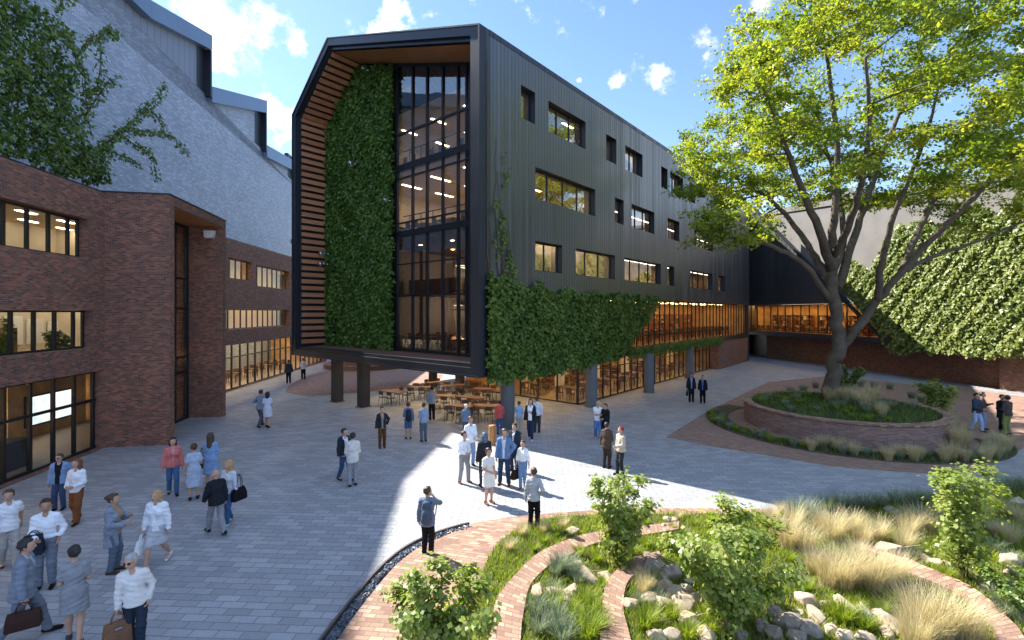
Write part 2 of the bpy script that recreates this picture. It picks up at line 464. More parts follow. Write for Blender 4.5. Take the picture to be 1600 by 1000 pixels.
M['lamp_dim'] = m_emit('dim_lamp_panel', (1.0, 0.85, 0.64), 7.0)
M['lamp_amber'] = m_emit('amber_lamp_panel', (1.0, 0.6, 0.22), 11.0)
M['lamp_pale'] = m_emit('pale_lamp_panel', (1.0, 0.83, 0.6), 9.0)
M['lamp_soffit'] = m_emit('soffit_downlight', (1.0, 0.72, 0.4), 60.0)
M['soil'] = m_plain('dark_soil', (0.085, 0.066, 0.038), 0.95, 0, 0.4, 4.0, 0.8)
M['steel'] = m_plain('weathered_steel_edge', (0.12, 0.10, 0.095), 0.55, 0.3, 0.2, 4.0)
M['slate'] = m_plain('dark_slate_chips', (0.10, 0.115, 0.14), 0.45, 0, 0.5, 3.0, 0.3)
M['rock_tan'] = m_plain('tan_sandstone_rock', (0.42, 0.33, 0.235), 0.85, 0, 0.3, 4.0, 0.8)
M['rock_grey'] = m_plain('grey_brown_rock', (0.26, 0.21, 0.165), 0.8, 0, 0.35, 4.0, 0.8)
M['bark'] = m_plain('grey_brown_bark', (0.095, 0.074, 0.055), 0.9, 0, 0.35, 2.5, 1.0)
M['twig'] = m_plain('shrub_twig', (0.10, 0.065, 0.04), 0.85, 0, 0.25, 6.0)
M['leaf_tree'] = m_leaf('bright_tree_leaves', [(0.07, 0.13, 0.017), (0.145, 0.215, 0.028), (0.235, 0.295, 0.042), (0.36, 0.365, 0.065)], 0.58, 0.4, (1.6, 1.5, 0.55))
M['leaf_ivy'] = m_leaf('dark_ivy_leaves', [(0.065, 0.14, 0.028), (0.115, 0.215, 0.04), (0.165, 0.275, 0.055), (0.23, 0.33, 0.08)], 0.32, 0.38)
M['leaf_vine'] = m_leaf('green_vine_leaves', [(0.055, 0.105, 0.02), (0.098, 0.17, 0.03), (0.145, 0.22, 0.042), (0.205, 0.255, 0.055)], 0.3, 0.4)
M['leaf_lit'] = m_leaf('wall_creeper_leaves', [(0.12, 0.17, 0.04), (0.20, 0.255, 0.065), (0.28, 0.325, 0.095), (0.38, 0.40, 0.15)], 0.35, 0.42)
M['leaf_shrub'] = m_leaf('pale_shrub_leaves', [(0.13, 0.20, 0.035), (0.215, 0.29, 0.065), (0.31, 0.37, 0.11), (0.43, 0.45, 0.17)], 0.5, 0.36)
M['grass_green'] = m_leaf('green_grass_blades', [(0.12, 0.19, 0.02), (0.20, 0.28, 0.028), (0.29, 0.345, 0.04), (0.37, 0.39, 0.08)], 0.5, 0.5)
M['grass_blue'] = m_leaf('blue_green_grass_blades', [(0.12, 0.165, 0.10), (0.20, 0.25, 0.165), (0.29, 0.335, 0.23), (0.38, 0.39, 0.27)], 0.35, 0.5, (1.1, 1.15, 0.8))
M['grass_tan'] = m_leaf('straw_grass_blades', [(0.34, 0.31, 0.14), (0.54, 0.47, 0.27), (0.69, 0.60, 0.39), (0.80, 0.72, 0.52)], 0.4, 0.6, (1.1, 1.05, 0.8))
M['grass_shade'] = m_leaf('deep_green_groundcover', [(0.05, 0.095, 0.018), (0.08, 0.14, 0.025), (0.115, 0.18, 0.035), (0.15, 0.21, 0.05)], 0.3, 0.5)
M['white'] = m_plain('white_enamel', (0.75, 0.75, 0.73), 0.35, 0, 0.05)
M['chrome'] = m_plain('brushed_chrome', (0.55, 0.55, 0.56), 0.18, 0.9, 0.1)
M['globe'] = m_glass('clear_globe_glass', (0.85, 0.85, 0.85), 0.25)
# ---------------------------------------------------------------- building helpers
def wall_holes(mb, fr, a0, a1, z0, z1, b, holes, depth=0.3, mat=0, rmat=None, top=None):
    """wall face at offset b with rectangular openings (a0, a1, z0, z1) and their reveals going inward (+b)"""
    rmat = mat if rmat is None else rmat
    A = sorted({a0, a1, *[min(max(h[i], a0), a1) for h in holes for i in (0, 1)]})
    Z = sorted({z0, z1, *[min(max(h[i], z0), z1) for h in holes for i in (2, 3)]})
    for i in range(len(A) - 1):
        for j in range(len(Z) - 1):
            ca, cz = (A[i] + A[i + 1]) / 2, (Z[j] + Z[j + 1]) / 2
            if any(h[0] < ca < h[1] and h[2] < cz < h[3] for h in holes): continue
            mb.poly([fr.P(A[i], b, Z[j]), fr.P(A[i + 1], b, Z[j]), fr.P(A[i + 1], b, Z[j + 1]), fr.P(A[i], b, Z[j + 1])], mat)
    for h in holes:
        p = [fr.P(h[0], b, h[2]), fr.P(h[1], b, h[2]), fr.P(h[1], b, h[3]), fr.P(h[0], b, h[3])]
        q = [fr.P(h[0], b + depth, h[2]), fr.P(h[1], b + depth, h[2]), fr.P(h[1], b + depth, h[3]), fr.P(h[0], b + depth, h[3])]
        for k in range(4):
            if k == 0 and h[2] <= z0 + 0.01: continue
            mb.poly([p[k], q[k], q[(k + 1) % 4], p[(k + 1) % 4]], rmat)

def window(parent, fr, a0, a1, z0, z1, b, cuts, hbars=(), fw=0.07, dp=0.09, glass='glass', name='window', mw=0.055):
    """frame and mullions as one mesh, the glazing as its sub-part; cuts: a positions of the mullions"""
    g = 0.004
    m = MB()
    m.box(fr, a0 + g, a1 - g, b, b + dp, z0 + g, z0 + fw); m.box(fr, a0 + g, a1 - g, b, b + dp, z1 - fw, z1 - g)
    m.box(fr, a0 + g, a0 + fw, b, b + dp, z0 + fw, z1 - fw); m.box(fr, a1 - fw, a1 - g, b, b + dp, z0 + fw, z1 - fw)
    for c in cuts: m.box(fr, c - mw / 2, c + mw / 2, b + 0.002, b + dp - 0.002, z0 + fw, z1 - fw)
    for hz in hbars: m.box(fr, a0 + fw, a1 - fw, b + 0.006, b + dp - 0.006, hz - mw / 2, hz + mw / 2)
    o = m.build(name, M['mullion'], parent)
    p = MB(); bb = b + dp * 0.6
    p.poly([fr.P(a0 + fw / 2, bb, z0 + fw / 2), fr.P(a1 - fw / 2, bb, z0 + fw / 2), fr.P(a1 - fw / 2, bb, z1 - fw / 2), fr.P(a0 + fw / 2, bb, z1 - fw / 2)])
    p.build('pane', M[glass], o)
    return o

def room(parent, fr, a0, a1, b0, b1, z0, z1, wall='cream', floor='floor_in', ceil='ceiling', lamp='lamp', strips=(), ends=(True, True), name='interior_room'):
    m = MB()
    P = fr.P
    m.poly([P(a0, b0, z0), P(a1, b0, z0), P(a1, b1, z0), P(a0, b1, z0)], 1)
    m.poly([P(a0, b1, z1), P(a1, b1, z1), P(a1, b0, z1), P(a0, b0, z1)], 2)
    m.poly([P(a0, b1, z0), P(a1, b1, z0), P(a1, b1, z1), P(a0, b1, z1)], 0)
    if ends[0]: m.poly([P(a0, b0, z0), P(a0, b1, z0), P(a0, b1, z1), P(a0, b0, z1)], 0)
    if ends[1]: m.poly([P(a1, b1, z0), P(a1, b0, z0), P(a1, b0, z1), P(a1, b1, z1)], 0)
    o = m.build(name, [M[wall], M[floor], M[ceil]], parent)
    if strips:
        for (x0, x1, y0, y1) in strips:
            s = MB(); s.box(fr, x0, x1, y0, y1, z1 - 0.024, z1 - 0.012); s.build('ceiling_lamp', M[lamp], o)
    return o

def shelves(parent, fr, spans, b0, b1, z0, h, mat='darkwood', fill=('cream', 'wood', 'slab'), seed=1):
    """shelving units with goods on them along an interior wall, each unit a part"""
    rr = random.Random(seed)
    for (a0, a1) in spans:
        m = MB()
        m.box(fr, a0, a1, b1 - 0.03, b1, z0, z0 + h, 0)
        n = max(2, int(h / 0.45))
        for k in range(n + 1):
            zz = z0 + h * k / n
            m.box(fr, a0, a1, b0, b1 - 0.03, zz - 0.015, zz + 0.015, 0)
        a = a0
        while a < a1 - 0.02:
            m.box(fr, a, a + 0.03, b0 + 0.002, b1 - 0.032, z0, z0 + h, 0); a += 1.0
        for k in range(n):
            zz = z0 + h * k / n + 0.017; a = a0 + 0.08
            while a < a1 - 0.3:
                w = rr.uniform(0.08, 0.28); hh = rr.uniform(0.12, h / n - 0.1)
                if rr.random() < 0.75: m.box(fr, a, a + w, b0 + 0.05, b0 + 0.25, zz, zz + hh, 1 + rr.randrange(3))
                a += w + rr.uniform(0.02, 0.15)
        m.build('shelving', [M[mat]] + [M[f] for f in fill], parent)

F0 = Frame((0, 0), (1, 0)); DT = {}
def dt_mesh(w, l):
    if (w, l) not in DT:
        m = MB(); m.box(F0, -w / 2, w / 2, -l / 2, l / 2, .72, .76)
        for sx in (-1, 1):
            for sy in (-1, 1): m.box(F0, sx * (w / 2 - .06) - .025, sx * (w / 2 - .06) + .025, sy * (l / 2 - .06) - .025, sy * (l / 2 - .06) + .025, 0, .72)
        DT[(w, l)] = m.mesh('dining_table', M['darkwood'])
    return DT[(w, l)]
m = MB(); m.box(F0, -.2, .2, -.2, .2, .43, .48); m.box(F0, .17, .21, -.2, .2, .48, .88)
for ux in (-.16, .16):
    for uy in (-.16, .16): m.box(F0, ux - .015, ux + .015, uy - .015, uy + .015, 0, .43)
DC = m.mesh('dining_chair', M['darkwood'])
def inner_tables(where, fr, spots, z0, every=.85):
    """dining tables and chairs inside a room, every one an object of its own"""
    rz = math.atan2(fr.d.y, fr.d.x)
    for (a, b, w, l) in spots:
        o = bpy.data.objects.new('dining_table', dt_mesh(w, l)); COL.objects.link(o); o.location = fr.P(a, b, z0); o.rotation_euler = (0, 0, rz)
        tag(o, 'dark dining table inside ' + where, 'table', 'dining tables inside ' + where)
        for k in (-1, 1):
            for q in np.arange(-l / 2 + .4, l / 2, every):
                o = bpy.data.objects.new('dining_chair', DC); COL.objects.link(o)
                o.location = fr.P(a + k * (w / 2 + .25), b + q, z0); o.rotation_euler = (0, 0, rz + (0 if k > 0 else math.pi))
                tag(o, 'dark dining chair inside ' + where, 'chair', 'dining chairs inside ' + where)

def arange_cuts(a0, a1, step):
    n = max(1, int(round((a1 - a0) / step)))
    return [a0 + (a1 - a0) * k / n for k in range(1, n)]

# ---------------------------------------------------------------- ground
def sheet(name, pts, z, mat, kind='structure', label=None, cat=None):
    m = MB(); m.poly([(p[0], p[1], z) for p in pts]); o = m.build(name, mat); tag(o, label, cat, None, kind); return o
def smooth_curve(pts, n=8):
    P = [Vector((p[0], p[1], 0)) for p in pts]; out = []
    for i in range(len(P) - 1):
        p0, p1, p2, p3 = P[max(i - 1, 0)], P[i], P[i + 1], P[min(i + 2, len(P) - 1)]
        for k in range(n):
            t = k / n
            out.append(0.5 * ((2 * p1) + (p2 - p0) * t + (2 * p0 - 5 * p1 + 4 * p2 - p3) * t * t + (3 * p1 - p0 - 3 * p2 + p3) * t ** 3))
    out.append(P[-1]); return out
def pxs(l, z=0.0): return [G(u, v, z) for (u, v) in l]

g = MB(); g.poly([(-900, -300, -0.02), (900, -300, -0.02), (900, 1500, -0.02), (-900, 1500, -0.02)])
tag(g.build('ground', M['slab']), kind='structure')
sheet('plaza', [(-80, -15), (80, -15), (80, 120), (-80, 120)], 0.0, M['paving'])
# brick paved patch round the tree planter, tip towards the middle of the plaza
patch = pxs([(1040, 683), (1110, 640), (1200, 597), (1290, 588), (1420, 600), (1500, 612)]) + [Vector((34.5, 38, 0)), Vector((35.5, 30, 0)), Vector((30, 22.5, 0))] + \
    pxs([(1640, 678), (1560, 722), (1530, 738), (1470, 741), (1400, 737), (1300, 729), (1200, 712), (1110, 697)])
sheet('brick_paving', patch, 0.004, M['brick_pave'])
far_patch = smooth_curve(pxs([(446, 613), (455, 600), (490, 584), (560, 572), (640, 570), (690, 583), (672, 600), (610, 609), (530, 616), (480, 619), (446, 613)]), 6)
sheet('brick_paving', far_patch[:-1], 0.004, M['brick_pave'])

# ---------------------------------------------------------------- main building
C0 = Vector((-1.266, 21.87, 0))
MBF = Frame(C0, (math.sin(R(40.2)), math.cos(R(40.2))))
LEN = 46.0; ZB = 2.8; ZT = 18.95; SR, ZR = 13.55, 23.35; SW, ZE = 18.36, 19.7
ob = empty('office_building', MBF.P(0, 0, 0))
tag(ob, 'large black clad office building raised on columns with a timber lined glass front', 'building')
def roof_z(s):
    return ZT + (ZR - ZT) * s / SR if s <= SR else ZR + (ZE - ZR) * (s - SR) / (SW - SR)

Z1, Z2, Z3 = (15.6, 17.25), (11.75, 13.4), (7.98, 9.55)
rows = [(Z1, [(814, 836), (857, 915), (947, 963), (977, 1004), (1033, 1043), (1047, 1067), (1077, 1086), (1120, 1130)]),
        (Z2, [(836.6, 930), (961, 974.5), (987, 1022.5), (1043, 1061.5), (1085, 1114)]),
        (Z3, [(836.6, 878.6), (899.6, 961), (976, 1032.5), (1043, 1053.5), (1079, 1113.5), (1122, 1132.5)])]
holes = []
for (z0, z1), spans in rows:
    for (u0, u1) in spans:
        holes.append((MBF.px(u0, 300)[0], MBF.px(u1, 300)[0], z0, z1))
nwin = len(holes)
BAND = (10.2, LEN - 0.4, 3.25, 6.75)
m = MB()
wall_holes(m, MBF, 0, LEN, ZB, ZT, 0.0, holes + [BAND], 0.42, 0, 1)
m.build('facade_wall', [M['clad'], M['metal']], ob)
for h in holes[:nwin]:
    w = h[1] - h[0]
    window(ob, MBF, h[0], h[1], h[2], h[3], 0.34, arange_cuts(h[0], h[1], 1.45), glass='glass_coat')
window(ob, MBF, *BAND, 0.2, arange_cuts(BAND[0], BAND[1], 1.02), (), 0.08, 0.1, 'glass', 'ribbon_window', 0.06)
# back and far walls, underside, roof
m = MB(); m.poly([MBF.P(0.4, SW, ZB), MBF.P(LEN, SW, ZB), MBF.P(LEN, SW, ZE), MBF.P(0.4, SW, ZE)])
m.build('back_wall', M['clad'], ob)
m = MB(); m.poly([MBF.P(LEN, 0, 0), MBF.P(LEN, SW, 0), MBF.P(LEN, SW, ZE), MBF.P(LEN, SR, ZR), MBF.P(LEN, 0, ZT)])
m.build('end_wall', M['clad'], ob)
m = MB(); m.box(MBF, 0.4, LEN - 0.01, 0.03, SW - 0.02, ZB + 0.01, 3.2); m.build('underside_slab', M['slab'], ob)
m = MB()
for (s0, z0, s1, z1) in ((-0.02, ZT, SR, ZR), (SR, ZR, SW + 0.03, ZE)):
    p = [MBF.P(0.32, s0, z0), MBF.P(LEN + 0.05, s0, z0), MBF.P(LEN + 0.05, s1, z1), MBF.P(0.32, s1, z1)]
    m.prism(p, (0, 0, -0.25))
m.build('roof', M['roofmetal'], ob)
m = MB(); LE = 63.0; q = [(1.7, 3.3), (1.7, ZT - .1), (SR, ZR - .3), (SW - .1, ZE - .1), (SW - .1, 3.3)]
m.prism([MBF.P(LEN + .02, s, z) for s, z in q], MBF.P(LE, 0, 0) - MBF.P(LEN + .02, 0, 0)); m.build('shade_block', M['clad'], ob)  # unseen block added behind the end wall to shade the gable

def outline(w0, w1, dz):
    """front outline inset by post width / roof depth"""
    return [(w0, ZB + dz), (w0, roof_z(w0) - w1), (SR - 0.1, ZR - w1 * 1.05), (SW - w0 * .8, roof_z(SW - w0 * .8) - w1 * 1.1), (SW - w0 * .8, ZB + dz)]
def ring(mb, outer, inner, t0, t1, mat=0):
    n = len(outer)
    for k in range(n):
        q = [outer[k], outer[(k + 1) % n], inner[(k + 1) % n], inner[k]]
        mb.prism([MBF.P(t0, s, z) for s, z in q], MBF.P(t1, 0, 0) - MBF.P(t0, 0, 0), mat)
out0 = [(0, ZB), (0, ZT), (SR, ZR), (SW, ZE), (SW, ZB)]
in1 = outline(0.62, 0.52, 0.42); in2 = outline(0.80, 0.70, 0.60)
m = MB(); ring(m, out0, in1, -0.3, 0.4); ring(m, in1, in2, -0.12, 0.4)
# raised outer lip and corner flashing lines
lip = outline(0.09, 0.08, 0.08); ring(m, out0, lip, -0.34, -0.3)
m.build('front_frame', M['metal'], ob, bevel=0.015)
TR = 2.06
m = MB(); n = len(in2)
for k in range(n - 1):
    a, b = in2[k], in2[k + 1]
    mat = 0
    m.poly([MBF.P(0.4, *a), MBF.P(TR + .1, *a), MBF.P(TR + .1, *b), MBF.P(0.4, *b)], 0)
m.build('recess_lining', M['mullion'], ob)
# timber ceiling under the long slope
m = MB(); a, b = in2[1], in2[2]
p = [MBF.P(0.05, a[0] + .02, a[1] - .05), MBF.P(TR, a[0] + .02, a[1] - .05), MBF.P(TR, b[0], b[1] - .05), MBF.P(0.05, b[0], b[1] - .05)]
Ls = math.hypot(b[0] - a[0], b[1] - a[1])
m.poly(p, uv=[(0, 0), (0, 2), (Ls, 2), (Ls, 0)])
m.build('timber_ceiling', M['soffitwood'], ob)
# horizontal slats on the tall side reveal and up the short slope
m = MB()
A, B = in2[4], in2[3]; Lz = B[1] - A[1]; nsl = 34
for k in range(nsl):
    z = A[1] + 0.35 + (Lz - 0.5) * k / (nsl - 1)
    m.box(MBF, 0.03, TR - 0.02, A[0] - 0.14, A[0] - 0.02, z - 0.14, z + 0.14)
Cc = in2[2]; dv = Vector((Cc[0] - B[0], Cc[1] - B[1])); L2 = dv.length; dv.normalize()
nrm2 = Vector((-dv.y, dv.x)); nrm2 = nrm2 if nrm2.y < 0 else -nrm2
for k in range(11):
    q0 = Vector(B) + dv * (0.3 + (L2 - 0.5) * k / 10 - 0.14); q1 = q0 + dv * 0.28
    c = [q0 + nrm2 * 0.02, q1 + nrm2 * 0.02, q1 + nrm2 * 0.14, q0 + nrm2 * 0.14]
    m.prism([MBF.P(0.03, s, z) for s, z in c], MBF.P(TR - 0.05, 0, 0) - MBF.P(0, 0, 0))
m.build('slat_lining', M['slat'], ob)
m = MB(); m.box(MBF, 0.42, TR + .1, 0.82, SW - 0.66, 3.3, 3.405); m.build('balcony_deck', M['deck'], ob)
# tall front glazing
GS0, GS1 = 0.82, 9.56
m = MB()
vz = [4.0, 5.4, 6.9, 8.35]; vz = [GS0 + 0.05, 2.2, 3.35]
for uu in (618.5, 643.5, 666, 690.5, 714.5, 733):
    k = (uu - 800) / F; o = MBF.P(TR, 0, 0)
    s = (k * o.y - o.x) / (MBF.e.x - k * MBF.e.y); vz.append(s)
for s in vz:
    w = 0.13 if abs(s - vz[3]) < 1e-6 else 0.055
    m.box(MBF, TR, TR + 0.16, s - w, s + w, 3.41, roof_z(s) - 0.8)
for (z, h) in ((3.5, .14), (6.8, .09), (8.75, .06), (10.62, .36), (11.3, .07), (14.05, .08), (14.72, .36), (16.8, .12)):
    m.box(MBF, TR + 0.01, TR + 0.15, GS0, GS1, z - h / 2, z + h / 2)
m.bar(MBF.P(TR + .08, GS0, roof_z(GS0) - .86), MBF.P(TR + .08, GS1, roof_z(GS1) - .86), 0.14, 0.16)
wf = m.build('front_window', M['mullion'], ob)
m = MB(); m.poly([MBF.P(TR + .1, GS0, 3.42), MBF.P(TR + .1, GS1, 3.42), MBF.P(TR + .1, GS1, roof_z(GS1) - .8), MBF.P(TR + .1, GS0, roof_z(GS0) - .8)])
m.build('pane', M['glass_front'], wf)
m = MB(); m.poly([MBF.P(TR + .12, GS1 + .1, 3.41), MBF.P(TR + .12, SW - .64, 3.41), MBF.P(TR + .12, SW - .64, ZE - .9), MBF.P(TR + .12, SR, ZR - .9), MBF.P(TR + .12, GS1 + .1, roof_z(GS1) - .85)])
m.build('recess_back_wall', M['mullion'], ob)
# interiors behind the glass
T2 = TR + 0.3
def strips_along(a0, a1, bs, w=0.16): return [(a0, a1, b - w / 2, b + w / 2) for b in bs]
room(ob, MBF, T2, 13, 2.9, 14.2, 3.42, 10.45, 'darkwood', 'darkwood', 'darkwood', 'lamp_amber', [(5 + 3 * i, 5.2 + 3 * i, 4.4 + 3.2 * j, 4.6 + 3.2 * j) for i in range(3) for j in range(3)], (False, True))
room(ob, MBF, T2, 13.2, 0.82, 14.2, 10.8, 14.5, 'cream', 'floor_in', 'ceiling', 'lamp', [(4 + 3 * i, 5.6 + 3 * i, 2.4 + 3 * j, 2.55 + 3 * j) for j in range(4) for i in range(3)], (False, True))
room(ob, MBF, T2, 13.2, 0.82, 14.2, 14.9, 18.2, 'cream', 'floor_in', 'ceiling', 'lamp_pale', [(4 + 3 * i, 5.2 + 3 * i, 2.4 + 3 * j, 2.55 + 3 * j) for j in range(4) for i in range(3)], (False, True))
room(ob, MBF, 2.6, 13, 0.5, 2.8, 7.0, 10.4, 'cream', 'floor_in', 'ceiling', 'lamp', [(3, 12.5, 2.3, 2.42)])
room(ob, MBF, 13.3, LEN - .5, 0.5, 6.0, 7.0, 10.4, 'amberwall', 'floor_in', 'ceiling', 'lamp_dim', [(14, LEN - 1, 4.2, 4.4)])
room(ob, MBF, 13.3, LEN - .5, 0.5, 6.0, 10.8, 14.4, 'amberwall', 'floor_in', 'ceiling', 'lamp_dim', [(14, LEN - 1, 4.3, 4.42)])
room(ob, MBF, 13.3, LEN - .5, 0.5, 6.0, 14.8, 18.3, 'cream', 'floor_in', 'ceiling', 'lamp_dim', [(14, LEN - 1, 4.3, 4.4)])
room(ob, MBF, 9.6, LEN - .2, 0.42, 6.5, 3.26, 6.72, 'amberwall', 'wood', 'wood', 'lamp_amber', [(10 + 3 * i, 11.6 + 3 * i, 2.6, 2.8) for i in range(12)] + [(10 + 3 * i, 11.6 + 3 * i, 4.6, 4.8) for i in range(12)])
shelves(ob, MBF, [(10 + 4.4 * i, 13.4 + 4.4 * i) for i in range(8)], 5.9, 6.45, 3.28, 2.3, 'wood', ('cream', 'darkwood', 'slab'), 3)
inner_tables('the amber ribbon window storey', MBF, [(12 + 3.1 * i, 2.6, .9, 2.2) for i in range(11)], 3.27)
inner_tables('the middle storey behind the tall front window', MBF, [(4.2, 4.5 + 2.6 * i, .9, 1.9) for i in range(4)], 10.81)
inner_tables('the top storey behind the tall front window', MBF, [(4.0, 4.5 + 2.6 * i, .9, 1.9) for i in range(4)], 14.91)
inner_tables('the dark lower storey behind the tall front window', MBF, [(4.4 + 2.6 * j, 4.2 + 2.6 * i, .9, 1.9) for i in range(4) for j in range(2)], 3.43)
m = MB()
for z in (10.82, 14.92):
    m.box(MBF, T2 + .25, T2 + .29, 0.9, GS1, z + .98, z + 1.03)
    for s in np.arange(1.2, GS1, 1.1): m.box(MBF, T2 + .25, T2 + .29, s - .015, s + .015, z, z + .98)
m.build('balustrade', M['mullion'], ob)
# mezzanine and duct seen through the dark lower storey
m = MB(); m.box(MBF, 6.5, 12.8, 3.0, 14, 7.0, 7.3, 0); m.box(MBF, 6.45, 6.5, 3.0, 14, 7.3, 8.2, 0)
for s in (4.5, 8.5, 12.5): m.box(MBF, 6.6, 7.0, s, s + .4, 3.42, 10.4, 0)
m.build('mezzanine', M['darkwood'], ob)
for i, (s, z) in enumerate(((5.2, 6.2), (7.6, 6.0), (10.4, 6.2), (6.4, 9.3), (9.0, 9.4))):
    m = MB(); m.box(MBF, 12.86, 12.9, s, s + 1.5, z - .9, z + .6, 0); m.build('lit_panel', M['lamp_dim'], ob)
# ground floor glass pavilion
GT0, GT1, GB = 9.46, 34.6, 0.9
w0 = window(ob, MBF, GT0, GT1 - .02, 0.02, ZB, GB, arange_cuts(GT0, GT1, 1.06), (2.05,), 0.07, 0.1, 'glass', 'shop_window', 0.06)
FRE = Frame(MBF.P(GT0, 0, 0), MBF.e)
# frame along the pavilion front: its a runs along s, its b points back towards the plaza, so inside is -b
window(ob, FRE, GB + .11, 8.7, 0.02, ZB, -0.11, arange_cuts(GB + .11, 8.7, 1.5), (), 0.07, 0.1, 'glass', 'shop_window', 0.06)
m = MB(); m.box(MBF, GT0 - .3, GT0 + 6, 8.72, 10.6, 0.0, ZB)
m.build('timber_core', M['wood'], ob)
room(ob, MBF, GT0 + .2, GT1, GB + .2, 8.7, 0.015, ZB - 0.02, 'amberwall', 'floor_in', 'wood', 'lamp_amber', [(GT0 + 1 + 2.6 * i, GT0 + 2.6 + 2.6 * i, b, b + .22) for i in range(9) for b in (2.2, 5.2)], (False, True))
shelves(ob, MBF, [(GT0 + 7 + 4.2 * i, GT0 + 10 + 4.2 * i) for i in range(4)], 8.1, 8.65, 0.02, 2.2, 'darkwood', ('cream', 'wood', 'amberwall'), 5)
inner_tables('the glazed ground floor pavilion', MBF, [(GT0 + 1.6 + 2.5 * i, b, .9, 1.8) for i in range(9) for b in (2.6, 5.6)], 0.016)
for i in range(5):
    for b in (3.9, 7.0): m = MB(); m.box(MBF, GT0 + 2.4 + 5 * i, GT0 + 2.9 + 5 * i, b, b + .5, 0.016, ZB - .02); m.build('inner_column', M['cream'], ob)
m = MB(); m.box(MBF, GT1, LEN - .6, 0.0, 9, 0.0, 3.24); m.build('brick_pier', M['brick'], ob)
# columns
for (u, v) in ((793, 668), (924, 635), (1014, 613), (1077, 591)):
    p = G(u, v); m = MB(); m.lathe([(0.36, 0), (0.36, ZB + .02)], p, 24); m.lathe([(0.44, 0), (0.44, 0.03), (0.36, 0.04)], p, 24)
    m.build('column', M['column'], ob)
for (u, v) in ((527, 627), (568, 635), (676.5, 604), (718.5, 612)):
    p = G(u, v); k = 0.28 if v > 620 else 0.24
    c = Frame((p.x, p.y), MBF.d); m = MB(); m.box(c, -k, k, -k, k, 0, ZB + .015); m.box(c, -k * 1.3, k * 1.3, -k * 1.3, k * 1.3, 0.0, 0.025)
    m.build('column', M['blacksteel'], ob)

for i in range(3):
    for j in range(3):
        p = MBF.P(2.6 + 2.6 * i, 3.0 + 4.2 * j, ZB + .004); m = MB(); m.lathe([(.001, -.012), (.16, -.012), (.17, .006)], p, 16); m.build('soffit_lamp', M['lamp_soffit'], ob)

# ---------------------------------------------------------------- brick building on the other side
BA = Frame((-16.75, 15.56), (-17.5 + 16.75, 20.8 - 15.56))
bb = empty('brick_building', BA.P(5.3, 0, 0))
tag(bb, 'long red brick building with black framed ribbon windows and a projecting brick portal', 'building')
a_end = BA.px(172, 500)[0]
wA = []
for (u1, v0, v1, ub) in ((138, 343, 404, 0), (146, 485, 543, 0)):
    a1 = BA.px(u1, v0)[0]; z1 = BA.px(u1, v0)[1]; z0 = BA.px(u1, v1)[1]
    wA.append((a1 - 8.2, a1, z0, z1))
gz = BA.px(170, 577)[1]
gA = (-9.0, a_end - 0.05, 0.03, gz)
ZTOP = 10.9; A0 = -12.0
m = MB(); wall_holes(m, BA, A0, a_end + 0.4, 0, ZTOP, 0, wA + [gA], 0.45, 0, 0)
m.box(BA, A0, a_end + .4, 0.0, .5, ZTOP, ZTOP + .06, 1)
m.build('brick_wall', [M['brick'], M['metal']], bb)
for k, h in enumerate(wA):
    window(bb, BA, *h, 0.33, [h[1] - .55] + [h[1] - .55 - .93 * i for i in range(1, 8)], (), 0.08, 0.1, 'glass', 'ribbon_window', 0.11)
    room(bb, BA, h[0] - .3, 11.2, 0.46, 6.0, h[2] - 1.0, h[3] + .55, 'cream', 'floor_in', 'ceiling', 'lamp_dim', [(h[0] + .6 + 2.2 * i, h[0] + 1.5 + 2.2 * i, b, b + .2) for i in range(7) for b in (3.4, 5.0)])
inner_tables('the upper storey of the brick building', BA, [(-3 + 2.4 * i, 1.9, .9, 1.6) for i in range(4)], wA[1][2] - .99)
for i in range(3):
    m = MB(); m.box(BA, 7.5 + 1.25 * i, 8.5 + 1.25 * i, 5.9, 5.96, wA[1][2] - .1, wA[1][3] - .25 - .15 * i, 0); m.build('wall_board', M['white'], bb)
m = MB(); m.box(BA, 6.6, 7.3, 5.2, 5.9, wA[1][2] - .98, wA[1][2] + .75); m.build('cupboard', M['darkwood'], bb)
gc = [gA[1] - .45 - 1.03 * i for i in range(0, 13)]
window(bb, BA, *gA, 0.3, gc, (gz - 1.25,), 0.09, 0.12, 'glass', 'shop_window', 0.1)
room(bb, BA, gA[0], 11.2, 0.46, 7.5, 0.02, gz + .3, 'cream', 'floor_in', 'ceiling', 'lamp', [(gA[0], 10.5, 1.5, 1.75), (gA[0], 10.5, 3.4, 3.65), (gA[0], 10.5, 4.9, 5.15), (gA[0], 10.5, 6.3, 6.5)])
m = MB(); m.box(BA, 6.0, 10.6, 4.56, 4.7, 0.02, 3.0, 1); m.box(BA, 6.8, 9.7, 4.5, 4.56, 0.5, 1.95); scr = m.build('wall_screen', [M['mullion'], M['amberwall']], bb)
t = NT('pale_screen_picture'); nz = t.noise(t.pos(), 1.6, 6, 0.65)
e = t.n('ShaderNodeEmission'); e.inputs['Strength'].default_value = 0.55
t.l(t.ramp(nz, [(0.3, (0.45, 0.6, 0.68)), (0.5, (0.8, 0.85, 0.85)), (0.7, (0.9, 0.93, 0.9))]), e.inputs['Color']); t.l(e.outputs[0], t.out.inputs['Surface'])
m = MB(); m.poly([BA.P(6.88, 4.494, .58), BA.P(9.62, 4.494, .58), BA.P(9.62, 4.494, 1.87), BA.P(6.88, 4.494, 1.87)]); m.build('picture', t.mat, scr)
m = MB(); m.box(BA, 0.2, 2.8, 1.2, 2.0, 0.02, 1.05); m.box(BA, -4, -1.2, 1.2, 2.0, 0.02, 1.05); m.build('counter', M['blacksteel'], bb)
